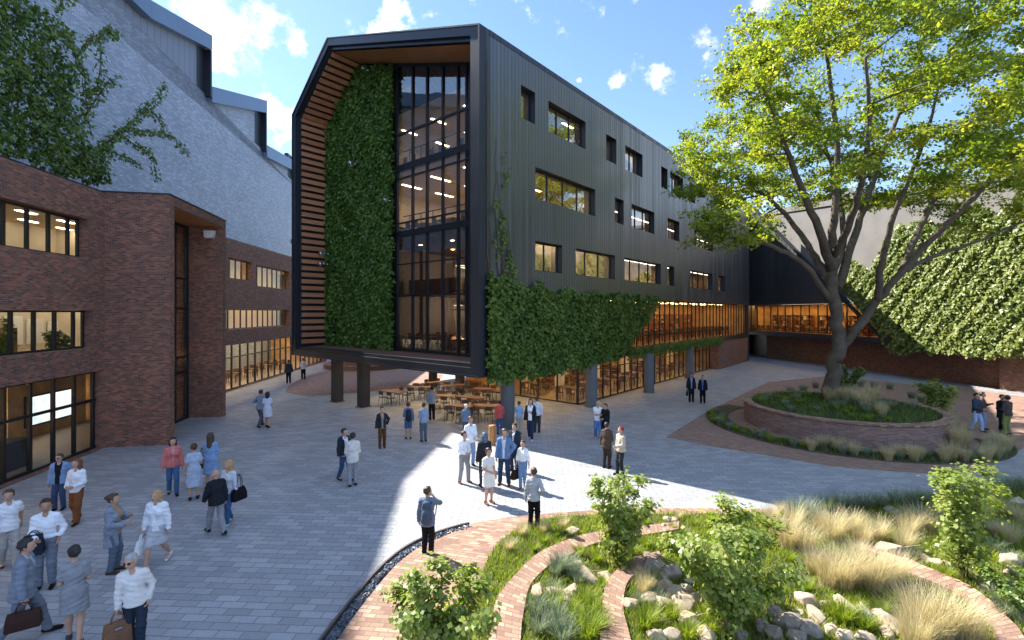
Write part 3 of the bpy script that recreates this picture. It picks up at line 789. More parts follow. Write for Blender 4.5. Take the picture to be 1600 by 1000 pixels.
# roof deck and hidden back
m = MB(); m.box(BA, A0, a_end + .4, 0.5, 9, ZTOP - .5, ZTOP - .2); m.build('roof_deck', M['slab'], bb)
# portal: near pier, far pier, lintel, recessed glass
n0 = G(265, 695); n1 = G(350, 650)
PF = Frame((n0.x, n0.y), (n1.x - n0.x, n1.y - n0.y)); PL = (n1 - n0).length + 0.25
PT = 10.95; TK = 0.42
m = MB()
m.box(PF, 0, TK, 0, 2.9, 0, PT); m.box(PF, PL - TK, PL, 0, 4.2, 0, PT); m.box(PF, TK, PL - TK, 0, 3.6, PT - .42, PT)
m.build('portal', M['brick'], bb)
m = MB(); m.poly([PF.P(TK, .03, PT - .425), PF.P(PL - TK, .03, PT - .425), PF.P(PL - TK, 3.4, PT - .425), PF.P(TK, 3.4, PT - .425)]); m.build('portal_soffit', M['soffitwood'], bb)
m = MB(); m.box(PF, -.04, PL + .04, -.04, 3.6, PT, PT + .05); m.build('portal_coping', M['metal'], bb)
window(bb, PF, TK, PL - TK, 0.02, PT - .46, 1.7, [TK + 1.3, TK + 2.6, TK + 3.9, TK + 5.1], (2.6, 3.4, 6.0, 7.6), 0.12, 0.14, 'glass', 'entrance_glazing', 0.12)
# part beyond the portal
BC = Frame((-20.6, 34.5), (-0.8, 12.3))
c0, c1 = -9.0, 22.0
hC = []
for (u0, u1, v0, v1) in ((356.5, 393, 402, 434), (400, 452, 413.5, 447), (353, 452, 483, 515.5)):
    a0 = BC.px(u0, v0)[0]; a1, _ = BC.px(u1, v0); z1 = BC.px(u0, v0)[1]; z0 = BC.px(u0, v1)[1]
    hC.append((a0, a1, z0, z1))
gzc = BC.px(357, 539)[1]
gC = (c0 + .3, c1 - 1, 0.03, gzc)
m = MB(); wall_holes(m, BC, c0, c1, 0, 11.15, 0, hC + [gC], 0.45)
m.box(BC, c0, c1, 0, .5, 11.15, 11.21, 1)
m.build('brick_wall', [M['brick'], M['metal']], bb)
for k, h in enumerate(hC):
    window(bb, BC, *h, 0.33, arange_cuts(h[0], h[1], .95), (), 0.07, 0.09, 'glass', 'ribbon_window', 0.08)
for (z0, z1) in ((4.0, 6.5), (7.6, 10.2)):
    room(bb, BC, c0, c1, 0.46, 5.5, z0, z1, 'cream', 'floor_in', 'ceiling', 'lamp', [(c0, c1 - .5, 1.8, 2.0)])
window(bb, BC, *gC, 0.3, arange_cuts(gC[0], gC[1], 1.25), (gzc - 1.0,), 0.08, 0.12, 'glass', 'shop_window', 0.09)
room(bb, BC, gC[0], gC[1], 0.46, 6.5, 0.02, gzc + .2, 'amberwall', 'floor_in', 'ceiling', 'lamp', [(c0 + 1, c1 - 2, 2, 2.15), (c0 + 1, c1 - 2, 4.4, 4.55)])
shelves(bb, BC, [(c0 + 1 + 5 * i, c0 + 4.5 + 5 * i) for i in range(5)], 5.9, 6.4, 0.03, 2.2, 'darkwood', ('cream', 'wood', 'amberwall'), 8)
inner_tables('the far ground floor of the brick building', BC, [(c0 + 2 + 3 * i, 2.6, .9, 1.8) for i in range(8)], 0.03)
m = MB(); m.box(BC, c0, c1, 0.5, 9, 10.6, 10.9); m.poly([BC.P(c1, 0, 0), BC.P(c1, 9, 0), BC.P(c1, 9, 11.15), BC.P(c1, 0, 11.15)]); m.build('roof_deck', M['slab'], bb)

# ---------------------------------------------------------------- tall blue grey hall behind the brick building
LF = Frame((-24, 20), (-0.111, 0.994))
hb = empty('factory_hall', LF.P(10, 0, 0))
tag(hb, 'tall windowless blue grey painted brick hall with a stepped roof edge behind the brick building', 'building')
lp = lambda u, v, b=0: LF.px(u, v, b)
q1 = lp(322, 55); q1b = lp(322, 150); q2 = lp(410, 157); q2b = lp(410, 235); q3 = lp(459, 231); q3b = lp(459, 285)
q0 = lp(225, 0); sl = (q1[1] - q0[1]) / (q1[0] - q0[0])
am = -8.0; qm = (am, q0[1] + .3)  # roof level of the unseen near stretch, shaped for its plaza shadow
q4 = (q3[0] + 16, q3[1])
# rough lower wall: its upper edge follows a straight line under the steps
d0 = lp(126, 6); d1 = lp(459, 290); ds = (d1[1] - d0[1]) / (d1[0] - d0[0])
dl = lambda a: d0[1] + ds * (a - d0[0])
aX = d0[0] + (qm[1] - .6 - d0[1]) / ds
def body(b, pts, mat_name, pname, mb=None):
    m = MB(); m.poly([LF.P(a, b, z) for a, z in pts]); return m.build(pname, M[mat_name], hb)
body(0.0, [(am, 0), (q4[0], 0), (q4[0], dl(q4[0])), (q3[0], dl(q3[0])), (q1[0], dl(q1[0])), (aX, qm[1] - .6), (am, qm[1] - .6)], 'greywall', 'rough_wall')
body(0.08, [(aX - .2, qm[1] - .7), (q1[0], dl(q1[0]) - .06), (q1[0], q1[1] - .3), (q0[0], q0[1] - .3), (aX - 1, qm[1] - .5)], 'greyboard', 'board_wall')
body(0.08, [(q1[0], dl(q1[0]) - .06), (q2[0], dl(q2[0]) - .06), (q2[0], q2[1] - .3), (q1[0], lp(325, 137)[1] - .3)], 'greywall', 'board_wall')
body(0.08, [(q2[0], dl(q2[0]) - .06), (q4[0], dl(q4[0]) - .06), (q4[0], q4[1] - .3), (q2[0], lp(412, 228)[1] - .3)], 'greywall', 'board_wall')
m = MB()
for pts in ([(am, 0), (q4[0], 0), (q4[0], q4[1] - .35), (q2[0], lp(412, 228)[1] - .35), (q2[0], q2[1] - .35), (q1[0], lp(325, 137)[1] - .35), (q1[0], q1[1] - .35), (q0[0], q0[1] - .35), (am, qm[1] - .7)],):
    m.poly([LF.P(a, .58, z) for a, z in pts])
m.poly([LF.P(am, .03, 0), LF.P(q4[0], .03, 0), LF.P(q4[0], .03, dl(q4[0]) - .1), LF.P(q1[0], .03, dl(q1[0]) - .1), LF.P(aX, .03, qm[1] - .9), LF.P(am, .03, qm[1] - .9)])
m.build('sun_blocker', M['slab'], hb)  # unseen sheets added behind the hall wall to block leaking sun
m = MB()
def cap(a, z, a2, z2, b0=-0.5, b1=0.6, h=1.0):
    p = [LF.P(a, b0, z - h), LF.P(a2, b0, z2 - h), LF.P(a2, b0, z2), LF.P(a, b0, z)]
    off = LF.P(0, b1, 0) - LF.P(0, b0, 0); m.prism(p, off)
cap(q0[0] - .02, q0[1], q1[0], q1[1], h=1.25)
cap(am, qm[1] - .3, q0[0] - .03, q0[1], h=1.25)
cap(q1[0] + .03, lp(325, 137)[1], q2[0], q2[1], h=1.35)
cap(q2[0] + .03, lp(412, 228)[1], q4[0], q4[1], h=1.3)
m.build('roof_edge', M['fascia'], hb)
m = MB()
for (q, qb, w) in ((q1, q1b, 1.9), (q2, q2b, 2.6), (q3, q3b, 2.8)):
    h = 1.3
    m = MB(); m.box(LF, q[0] - .22, q[0] - .01, -.49, .5, qb[1] - .1, q[1] - h - .02)
    m.box(LF, q[0] - w * .7, q[0] - .23, .05, .5, qb[1] + .2, q[1] - h - .02)
    m.build('step_end', M['metal'], hb)
m = MB()
# roof and far end so that the hall is closed
for (a, z, a2, z2) in ((am, qm[1] - .3, q0[0], q0[1]), (q0[0], q0[1], q1[0], q1[1]), (q1[0], lp(325, 137)[1], q2[0], q2[1]), (q2[0], lp(412, 228)[1], q4[0], q4[1])):
    m.poly([LF.P(a, .6, z - .06), LF.P(a2, .6, z2 - .06), LF.P(a2, 18, z2 - .06), LF.P(a, 18, z - .06)])
    m.poly([LF.P(a2, .6, 0), LF.P(a2, 18, 0), LF.P(a2, 18, z2 - .06), LF.P(a2, .6, z2 - .06)])
m.build('roof', M['roofmetal'], hb)
m = MB()
prof = [(am, qm[1] - .36), (q0[0], q0[1] - .06), (q1[0], q1[1] - .06), (q1[0] + .01, lp(325, 137)[1] - .06), (q2[0], q2[1] - .06), (q2[0] + .01, lp(412, 228)[1] - .06), (q4[0], q4[1] - .06)]
for (a, z), (a2, z2) in zip(prof[:-1], prof[1:]): m.poly([LF.P(a, 18, 0), LF.P(a2, 18, 0), LF.P(a2, 18, z2), LF.P(a, 18, z)])
for a, z in (prof[0], prof[-1]): m.poly([LF.P(a, 0, 0), LF.P(a, 18, 0), LF.P(a, 18, z), LF.P(a, 0, z)])
m.build('rear_wall', M['greyboard'], hb)

# ---------------------------------------------------------------- wing on the far side of the court
A3 = Vector((32.1, 57.5)); B3 = Vector((35.5, 35.6)); dW = (B3 - A3).normalized()
WF = Frame(A3 - dW * 9, dW)
WL_ = (B3 - A3).length + 9
wb = empty('court_wing', WF.P(15, 0, 0))
tag(wb, 'pale rendered wing with a black gable and amber ribbon windows above a dark brick base', 'building')
ZL = 2.95
wpx = lambda u, v, b=0: WF.px(u, v, b)
aG = wpx(1334, 476)[0]; aE = wpx(1374, 521)[0]; aE2 = wpx(1391, 540)[0]; aS = wpx(1180, 325)[0]; zS = wpx(1180, 325)[1]
END = WL_ + 24
zc0 = wpx(1240, 305)[1]; zc1 = wpx(1548, 262)[1]; ac0 = wpx(1240, 305)[0]; ac1 = wpx(1548, 262)[0]
ztop = lambda a: zc0 + (zc1 - zc0) * (a - ac0) / (ac1 - ac0)
# concrete wall above the ledge, right of the diagonal
m = MB()
zend = max(13, ztop(END)); zt0 = ztop(ac0) - .5; tz = lambda a: zt0 + (zend - zt0) * (a - ac0 + 14) / (END - ac0 + 14)
cols = [(aS - 1.0, zS - 1.2), (aG, 6.7), (aE2, ZL), (END, ZL)]
for (a_, zl), (b_, zr) in zip(cols[:-1], cols[1:]):
    n_ = max(1, int((b_ - a_) / 6))
    for i in range(n_):
        t0, t1 = i / n_, (i + 1) / n_; x0, x1 = a_ + (b_ - a_) * t0, a_ + (b_ - a_) * t1
        m.poly([WF.P(x0, 0, zl + (zr - zl) * t0), WF.P(x1, 0, zl + (zr - zl) * t1), WF.P(x1, 0, max(tz(x1), zl + .1)), WF.P(x0, 0, max(tz(x0), zl + .1))])
m.build('rendered_wall', M['concrete'], wb)
m = MB()
m.box(WF, ac0 - 14, END, -.12, .5, ztop(END) + .0, ztop(END) + .01) if False else None
p = [WF.P(ac0 - 14, -.15, ztop(ac0) - .5), WF.P(END, -.15, max(13, ztop(END))), WF.P(END, -.15, max(13, ztop(END)) + .35), WF.P(ac0 - 14, -.15, ztop(ac0) - .15)]
m.prism(p, WF.P(0, 9, 0) - WF.P(0, -.15, 0)); m.build('roof', M['concrete'], wb)
m = MB()
m.poly([WF.P(0, -.22, 6.7), WF.P(aG + .1, -.22, 6.7), WF.P(aS, -.22, zS), WF.P(0, -.22, zS + .8)], 0)
m.bar(WF.P(aS, -.3, zS + .1), WF.P(aE2 + .1, -.3, ZL - .1), 0.22, 0.3, up=(WF.e.x, WF.e.y, 0), mat=1)
m.build('black_gable', [M['clad'], M['metal']], wb)
w = window(wb, WF, 0.2, aE + .2, 3.55, 6.68, 0.12, arange_cuts(0.2, aE, 1.25), (), 0.09, 0.1, 'glass', 'ribbon_window', 0.09)
room(wb, WF, 0.0, aE + .3, 0.3, 6, 3.2, 6.7, 'amberwall', 'wood', 'wood', 'lamp_amber', [(1 + 2.6 * i, 2.4 + 2.6 * i, b, b + .25) for i in range(8) for b in (2.4, 4.2)])
shelves(wb, WF, [(1 + 4 * i, 4 + 4 * i) for i in range(6)], 5.4, 5.95, 3.22, 2.2, 'wood', ('cream', 'darkwood', 'slab'), 11)
inner_tables('the amber storey of the court wing', WF, [(3 + 3 * i, 2.3, .9, 1.9) for i in range(7)], 3.22)
m = MB(); m.box(WF, 0, aE2 + .6, -.5, 2.5, ZL, 3.195); m.box(WF, 0, aE2 + .6, -.5, .1, 3.195, 3.5); m.build('ledge', M['metal'], wb)
m = MB(); m.box(WF, 4.5, WL_ - .02, 1.9, 2.6, 0, ZL); m.box(WF, WL_, END, 1.2, 2.6, 0, ZL - .02); m.build('brick_base', M['brick'], wb)
m = MB(); m.box(WF, -6, 4.48, 2.4, 2.6, 0, ZL); m.box(WF, -6, 4.5, -.4, 2.4, ZL - .02, ZL - .005); m.build('passage_shade_panel', M['mullion'], wb)  # black panels stand in for the darkness inside the open passage
m = MB(); m.poly([WF.P(aE2, 0.02, ZL), WF.P(END, 0.02, ZL), WF.P(END, 2.6, ZL), WF.P(aE2, 2.6, ZL)]); m.build('overhang', M['metal'], wb)
m = MB(); m.poly([WF.P(-.5, 0, 0), WF.P(-.5, 8, 0), WF.P(-.5, 8, zS), WF.P(-.5, 0, zS)]); m.poly([WF.P(END, 0, 0), WF.P(END, 9, 0), WF.P(END, 9, 13), WF.P(END, 0, 13)])
m.build('end_wall', M['clad'], wb)
# garden wall / far building closing the view under the raised block
fw = MB(); FB = Frame((-40, 70), (1, 0))
fw.box(FB, 0, 62, 0, 1, 0, 3.2)
tag(fw.build('boundary_wall', M['darkwood']), 'low dark boundary wall far behind the columns of the raised block', 'wall')
# ---------------------------------------------------------------- leaves and plants
def leaf_arrays(pos, nrm, size, spread=0.7, droop=0.35, r=None, long=1.0):
    """folded four-corner leaves: returns verts (4n,3), faces (n,4)"""
    r = r or rng
    n = len(pos)
    nr = nrm + r.normal(0, spread, (n, 3)); nr /= np.linalg.norm(nr, axis=1, keepdims=True) + 1e-9
    ax = r.normal(0, 1, (n, 3)); ax[:, 2] -= droop * 2
    ax -= nr * np.sum(ax * nr, axis=1, keepdims=True); ax /= np.linalg.norm(ax, axis=1, keepdims=True) + 1e-9
    sd = np.cross(nr, ax)
    L = (size * r.uniform(0.65, 1.3, n))[:, None]; W = L * r.uniform(0.3, 0.45, n)[:, None] / long
    fold = L * r.uniform(0.02, 0.16, n)[:, None]
    tipd = L * r.uniform(-0.05, 0.25, n)[:, None]
    b = pos; t = pos + ax * L - nr * tipd
    l = pos + ax * L * 0.45 + sd * W + nr * fold; q = pos + ax * L * 0.45 - sd * W + nr * fold
    v = np.stack([b, q, t, l], axis=1).reshape(-1, 3)
    f = np.arange(4 * n).reshape(n, 4)
    return v, f
def leaf_obj(name, pos, nrm, size, mat, parent=None, spread=0.7, droop=0.35, r=None, local=False, tint=None, long=1.0):
    r = r or rng
    pos = np.asarray(pos, float); nrm = np.asarray(nrm, float)
    if np.ndim(size) == 0: size = np.full(len(pos), size)
    v, f = leaf_arrays(pos, nrm, size, spread, droop, r, long)
    ti = r.beta(2.2, 2.6, len(pos)) if tint is None else np.clip(tint + r.normal(0, 0.16, len(pos)), 0, 1)
    o = bpy.data.objects.new(name, npmesh(name, v, f, mat, True, tint=ti)); link(o, parent, local)
    return o
def lumpy(x, y, s, seed=0):
    """cheap smooth pseudo noise in -1..1"""
    return (np.sin(x * s * 1.3 + seed) * np.cos(y * s * 1.1 - seed * 1.7) + np.sin(x * s * 2.9 - y * s * 2.3 + seed * 2.1) * 0.6 + np.sin(y * s * 4.7 + x * s * 3.1 + seed) * 0.35) / 1.95
def wall_leaves(fr, b, inside, amin, amax, zmin, zmax, n, thick=0.25, out=-1, seed=1, dens=None):
    """points scattered where inside(a, z) is true, heaped in clumps in front of the wall plane b"""
    r = np.random.default_rng(seed)
    a = r.uniform(amin, amax, n); z = r.uniform(zmin, zmax, n)
    k = inside(a, z)
    if dens is not None: k &= r.uniform(0, 1, n) < dens(a, z)
    a, z = a[k], z[k]
    clump = 0.5 + 0.5 * lumpy(a, z, 2.4, seed)
    d = b + out * (r.uniform(0.02, 1, len(a)) ** 0.6 * thick * (0.4 + 0.9 * clump) + 0.03)
    P = np.stack([fr.o.x + fr.d.x * a + fr.e.x * d, fr.o.y + fr.d.y * a + fr.e.y * d, z], axis=1)
    N = np.tile(np.array([fr.e.x * out, fr.e.y * out, 0.45]), (len(a), 1))
    tint = np.clip(0.42 + 0.28 * lumpy(a, z, 1.1, seed + 5), 0, 1)
    return P, N, tint, r
def in_poly(x, y, poly):
    poly = np.asarray(poly); c = np.zeros(len(x), bool); j = len(poly) - 1
    for i in range(len(poly)):
        xi, yi = poly[i]; xj, yj = poly[j]
        c ^= ((yi > y) != (yj > y)) & (x < (xj - xi) * (y - yi) / (yj - yi + 1e-12) + xi); j = i
    return c
def vine_stems(name, fr, b, paths, rad, parent, mat='twig'):
    m = MB()
    for p in paths: m.tube([fr.P(a, b, z) for a, z in p], list(np.linspace(rad, rad * .4, len(p))), 5)
    return m.build(name, M[mat], parent)

# green wall in the timber recess
def gw(a, z):
    top = np.where(a < SR, ZT + (ZR - ZT) * a / SR - 0.95, ZR + (ZE - ZR) * (a - SR) / (SW - SR) - 1.2)
    return (z < top + 0.25 * lumpy(a, z, 3)) & (z > 3.45)
GWF = Frame(MBF.P(TR, 0, 0), MBF.e)   # a along s; plaza side is +b
P_, N_, t_, r_ = wall_leaves(GWF, 0.0, gw, GS1 + .12, SW - .75, 3.4, 23, 46000, 0.36, 1, 11)
# wall_leaves wants the frame's e as outward axis; GWF.e points to -d, i.e. out of the recess
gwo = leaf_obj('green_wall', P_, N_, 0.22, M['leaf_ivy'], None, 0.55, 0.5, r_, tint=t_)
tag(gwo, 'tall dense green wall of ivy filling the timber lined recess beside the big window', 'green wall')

# creeper on the side of the black block
dA = MBF.px(1032, 469); dB = MBF.px(968, 552)
def fv(a, z):
    k = (dA[0] - dB[0]) / (dA[1] - dB[1]); edge = dB[0] + (z - dB[1]) * k
    top = np.where(a < 5.0, 7.5 - 0.1 * a, 7.0) + 0.35 * lumpy(a, z, 1.7, 2) + 0.2 * lumpy(a, z, 5, 4)
    bot = np.where(a < 9.3, 2.55, 2.75) + 0.2 * lumpy(a, z, 2.2, 7)
    return (z < np.minimum(top, 7.05 + 5 * (a < 7))) & (z > bot) & (a < edge) & (a > 0.12)
def fd(a, z): return np.clip(1.25 - np.maximum(0, a - 9.8) * 0.09, 0.42, 1)
P1, N1, t1, r1 = wall_leaves(MBF, 0.0, fv, 0.1, 21, 2.0, 8.8, 52000, 0.32, -1, 21, fd)
def strip(a, z): return (z > 2.6) & (z < 3.35 + .1 * lumpy(a, z, 3)) & (a > 14) & (a < 35)
P2, N2, t2, r2 = wall_leaves(MBF, 0.0, strip, 13, 36, 2.5, 3.5, 4200, 0.25, -1, 22)
def upv(a, z):
    c = 0.9 + 0.045 * (18 - z) + 0.35 * np.sin(z * 1.1); w = np.clip((15.5 - z) * 0.085, 0.05, 1.0)
    return (np.abs(a - c) < w) & (lumpy(a * 1.6, z, 2.0, 9) > -0.05 + 0.05 * (z - 8))
P3, N3, t3, r3 = wall_leaves(MBF, 0.0, upv, 0.1, 3.2, 7.4, 15.5, 5200, 0.14, -1, 23, lambda a, z: np.clip((16 - z) / 9, 0.1, 1))
cp = empty('facade_creeper', MBF.P(1, -.3, 0)); tag(cp, 'dark green creeper hanging over the lower side of the black office block', 'climbing plant')
leaf_obj('foliage', np.vstack([P1, P2, P3]), np.vstack([N1, N2, N3]), np.concatenate([np.full(len(P1), .2), np.full(len(P2), .17), np.full(len(P3), .15)]), M['leaf_vine'], cp, 0.6, 0.4, r1, tint=np.concatenate([t1, t2, t3 + .2]))
paths = []
rr = random.Random(4)
for k in range(6):
    a = 0.5 + k * .32; p = [(a, 6.5)]; z = 6.5; top = [17.6, 14, 11, 12.5, 9.5, 10][k]
    while z < top: z += 0.5; a += rr.uniform(-.13, .13) - .02; p.append((max(.15, a), z))
    paths.append(p)
vine_stems('stem', MBF, -.03, paths, 0.025, cp)

# creeper on the sunlit rendered wall
tp = [wpx(u, v) for (u, v) in ((1395, 545), (1380, 515), (1345, 480), (1312, 440), (1330, 400), (1365, 425), (1388, 380), (1415, 352), (1450, 340), (1478, 365), (1500, 350), (1515, 330), (1545, 322), (1570, 335), (1600, 315), (1640, 320), (1700, 330))]
bp = [wpx(u, v) for (u, v) in ((1720, 590), (1600, 553), (1560, 558), (1500, 552), (1440, 548), (1415, 552))]
cpoly = np.array([(a, z) for a, z in tp + bp])
def cv(a, z):
    return in_poly(a + 0.35 * lumpy(a, z, 2.1, 3), z + 0.35 * lumpy(z, a, 1.9, 6), cpoly)
P_, N_, t_, r_ = wall_leaves(WF, 0.0, cv, cpoly[:, 0].min() - 1, cpoly[:, 0].max(), 1.5, 14, 62000, 0.55, -1, 31, lambda a, z: np.clip(1.15 - 0.02 * np.maximum(0, z - 4) + 0.35 * lumpy(a, z, .9, 2), .12, 1))
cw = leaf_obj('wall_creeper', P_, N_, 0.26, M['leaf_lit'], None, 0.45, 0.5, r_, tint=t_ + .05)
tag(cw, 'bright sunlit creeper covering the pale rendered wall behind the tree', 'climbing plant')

# ivy and loose branches above the brick roof
IV = Frame(BA.P(0, 1.6, 0), BA.d)
ipx = lambda u, v, b=0: IV.px(u, v, b)
ip = np.array([ipx(u, v) for (u, v) in ((-60, -40), (80, -40), (58, 20), (86, 40), (70, 75), (92, 110), (88, 150), (102, 175), (98, 210), (135, 238), (145, 262), (150, 285), (110, 280), (60, 262), (0, 246), (-60, 225))])
def iv(a, z): return in_poly(a + .3 * lumpy(a, z, 2.6, 1), z + .3 * lumpy(z, a, 2.2, 3), ip) & (lumpy(a, z, 1.6, 12) > -.82)
P_, N_, t_, r_ = wall_leaves(IV, 0.0, iv, ip[:, 0].min() - .5, ip[:, 0].max() + .5, 10.2, 17.5, 13000, 1.0, -1, 41)
iv_root = empty('roof_ivy', IV.P(0, 0, 10.9)); tag(iv_root, 'dark ivy bush with loose sprays growing over the roof edge of the brick building', 'climbing plant')
leafP, leafN, leafT = [P_], [N_], [t_]
rr = random.Random(12)
bpaths = [[(100, 265), (150, 235), (185, 205), (215, 175), (240, 150), (250, 130)], [(150, 235), (190, 205), (225, 205), (260, 210), (285, 240)], [(185, 205), (205, 225), (235, 240), (240, 280)],
          [(100, 40), (110, 70), (125, 110), (130, 160), (128, 200)], [(118, 90), (140, 60), (160, 50), (178, 58)], [(128, 150), (150, 135), (152, 100), (150, 60)], [(130, 180), (148, 150), (168, 125), (178, 122)],
          [(90, 20), (100, -5), (118, -20)], [(130, 240), (170, 235), (205, 250), (215, 262)], [(215, 175), (235, 175), (255, 195)], [(85, 265), (120, 270), (135, 290)], [(150, 60), (170, 40), (180, 60)]]
mbr = MB()
for pth in bpaths:
    pts = []
    for i, (u, v) in enumerate(pth):
        a, z = ipx(u, v, -.3); pts.append(IV.P(a, -.3 - .05 * i + rr.uniform(-.1, .1), z))
    pts = [p for p in pts]
    mbr.tube(pts, list(np.linspace(.035, .012, len(pts))), 5)
    for i in range(len(pts) - 1):
        L = (pts[i + 1] - pts[i]).length; n = int(L * 44)
        for k in range(n):
            c = pts[i].lerp(pts[i + 1], rr.random())
            leafP.append(np.array([c]) + r_.normal(0, .11, (1, 3))); leafN.append(np.array([[IV.e.x * -1, IV.e.y * -1, .5]])); leafT.append(np.array([.55]))
mbr.build('branch', M['twig'], iv_root)
leaf_obj('foliage', np.vstack(leafP), np.vstack(leafN), 0.19, M['leaf_vine'], iv_root, 0.6, 0.5, r_, tint=np.concatenate(leafT))

# ---------------------------------------------------------------- big tree and its planter
TP = Vector((16.75, 24.4, 0)); RO = 4.35
def planter(name, c, r, h, w, mat, label, step=None):
    root = empty(name, c); tag(root, label, 'planter')
    m = MB(); m.lathe([(r, 0), (r, h - .1)], c, 96); m.lathe([(r - w, h - .1), (r - w, .1)], c, 96); m.build('brick_wall', M[mat], root)
    m = MB(); m.lathe([(r - .02, h - .1), (r + .05, h - .1), (r + .05, h), (r - w - .05, h), (r - w - .05, h - .1), (r - w, h - .1)], c, 96); m.build('coping', M['brick_ring'], root)
    m = MB(); m.lathe([(r - w, h - .2), (0.01, h - .04)], c, 64); m.build('soil', M['soil'], root)
    if step:
        m = MB(); m.lathe([(step[0], 0), (step[0], step[1] - .06)], c, 96); m.build('low_step', M[mat], root)
        m = MB(); m.lathe([(step[0] - .01, step[1] - .06), (step[0] + .04, step[1] - .06), (step[0] + .04, step[1]), (r + .01, step[1])], c, 96); m.build('step_coping', M['brick_ring'], root)
    return root
planter('round_planter', TP, RO, 1.05, 0.32, 'brick_planter', 'round red brick planter holding the big tree')
planter('round_planter', G(568, 574.5) + Vector((0, 1.5, 0)), 3.6, 1.35, 0.35, 'brick_planter', 'round brick planter with a low ring seat seen behind the steel columns', (4.5, .45))
m = MB(); m.lathe([(6.3, 0.0), (6.3, .03), (5.15, .035)], TP, 96, a0=R(120), a1=R(330)); tag(m.build('planting_bed', M['soil']), kind='structure')

tree = empty('large_tree', G(1300, 634, 1.0)); tag(tree, 'tall spreading tree with bright yellow green leaves in the round brick planter', 'tree')
TY = 26.1
def tp_(u, v, dy=0.0):
    y = TY + dy; return Vector(((u - 800) / F * y, y, CAMH + (HZ - v) / F * y))
limbs = [  # (photo pixels, depth drift), start and end radius
    ([(1296, 642, 0), (1299, 600, 0), (1306, 560, 0), (1309, 520, 0), (1305, 470, .1), (1300, 430, .2)], .42, .29),
    ([(1312, 545, 0), (1338, 512, -.3), (1372, 470, -.8), (1408, 425, -1.4), (1455, 375, -2.0), (1510, 320, -2.8), (1560, 270, -3.5), (1625, 205, -4.2), (1690, 140, -5)], .26, .06),
    ([(1302, 450, .2), (1285, 420, .5), (1262, 385, 1.0), (1235, 345, 1.6), (1195, 305, 2.2), (1150, 278, 2.8), (1095, 255, 3.2)], .25, .05),
    ([(1297, 470, 0), (1268, 425, -.7), (1230, 395, -1.5), (1185, 378, -2.2), (1140, 372, -2.8), (1105, 385, -3)], .2, .04),
    ([(1300, 440, .2), (1300, 390, .3), (1304, 330, .3), (1308, 270, .2), (1305, 200, 0), (1296, 120, -.2), (1285, 40, -.5), (1280, -60, -.6)], .27, .05),
    ([(1306, 450, .2), (1325, 400, 1.2), (1345, 340, 2.0), (1368, 270, 2.8), (1395, 200, 3.4), (1425, 120, 4), (1450, 30, 4.5)], .28, .05),
    ([(1298, 420, .2), (1280, 360, -1.2), (1255, 300, -2.2), (1232, 240, -3.0), (1205, 170, -3.8), (1180, 100, -4.4)], .26, .05),
    ([(1410, 423, -1.4), (1432, 370, -.4), (1455, 320, .6), (1495, 270, 1.6), (1540, 210, 2.6), (1580, 130, 3.4)], .2, .04),
    ([(1372, 470, -.8), (1378, 410, -1.8), (1392, 350, -2.8), (1420, 280, -3.8), (1450, 200, -4.6), (1470, 120, -5.2)], .2, .04),
    ([(1300, 430, .2), (1318, 370, 2.4), (1310, 300, 4.4), (1290, 230, 6), (1270, 150, 7)], .24, .05),
    ([(1302, 400, .2), (1330, 340, -2.2), (1350, 270, -4.2), (1358, 190, -5.8), (1352, 90, -7)], .22, .05),
    ([(1408, 425, -1.4), (1460, 400, -1), (1520, 380, -.4), (1590, 350, .4), (1650, 330, 1)], .13, .04)]
trunk_mb = MB(); nodes = []   # (point, radius)
rr = random.Random(5)
def curve_pts(pts, n=6):
    out = []
    for i in range(len(pts) - 1):
        p0, p1, p2, p3 = pts[max(i - 1, 0)], pts[i], pts[i + 1], pts[min(i + 2, len(pts) - 1)]
        for k in range(n):
            t = k / n
            out.append(0.5 * ((2 * p1) + (p2 - p0) * t + (2 * p0 - 5 * p1 + 4 * p2 - p3) * t * t + (3 * p1 - p0 - 3 * p2 + p3) * t ** 3))
    out.append(pts[-1]); return out
for li, (pp, ra, rb) in enumerate(limbs):
    pts = curve_pts([tp_(*p) for p in pp], 4)
    n = len(pts); rad = []
    for i, p in enumerate(pts):
        t = i / (n - 1); r0 = ra + (rb - ra) * t ** 0.8
        if li == 0: r0 += .26 * max(0, 1 - i / 4.0) ** 2
        rad.append(r0)
        if li > 0 and t > .3 or li == 0 and t > .98: nodes.append((p.copy(), r0))
    for i in range(1, n - 1): pts[i] += Vector((rr.uniform(-1, 1), rr.uniform(-1, 1), rr.uniform(-1, 1))) * min(.12, rad[i] * .35)
    trunk_mb.tube(pts, rad, 12 if li < 2 else 9)
trunk_mb.build('trunk', M['bark'], tree)
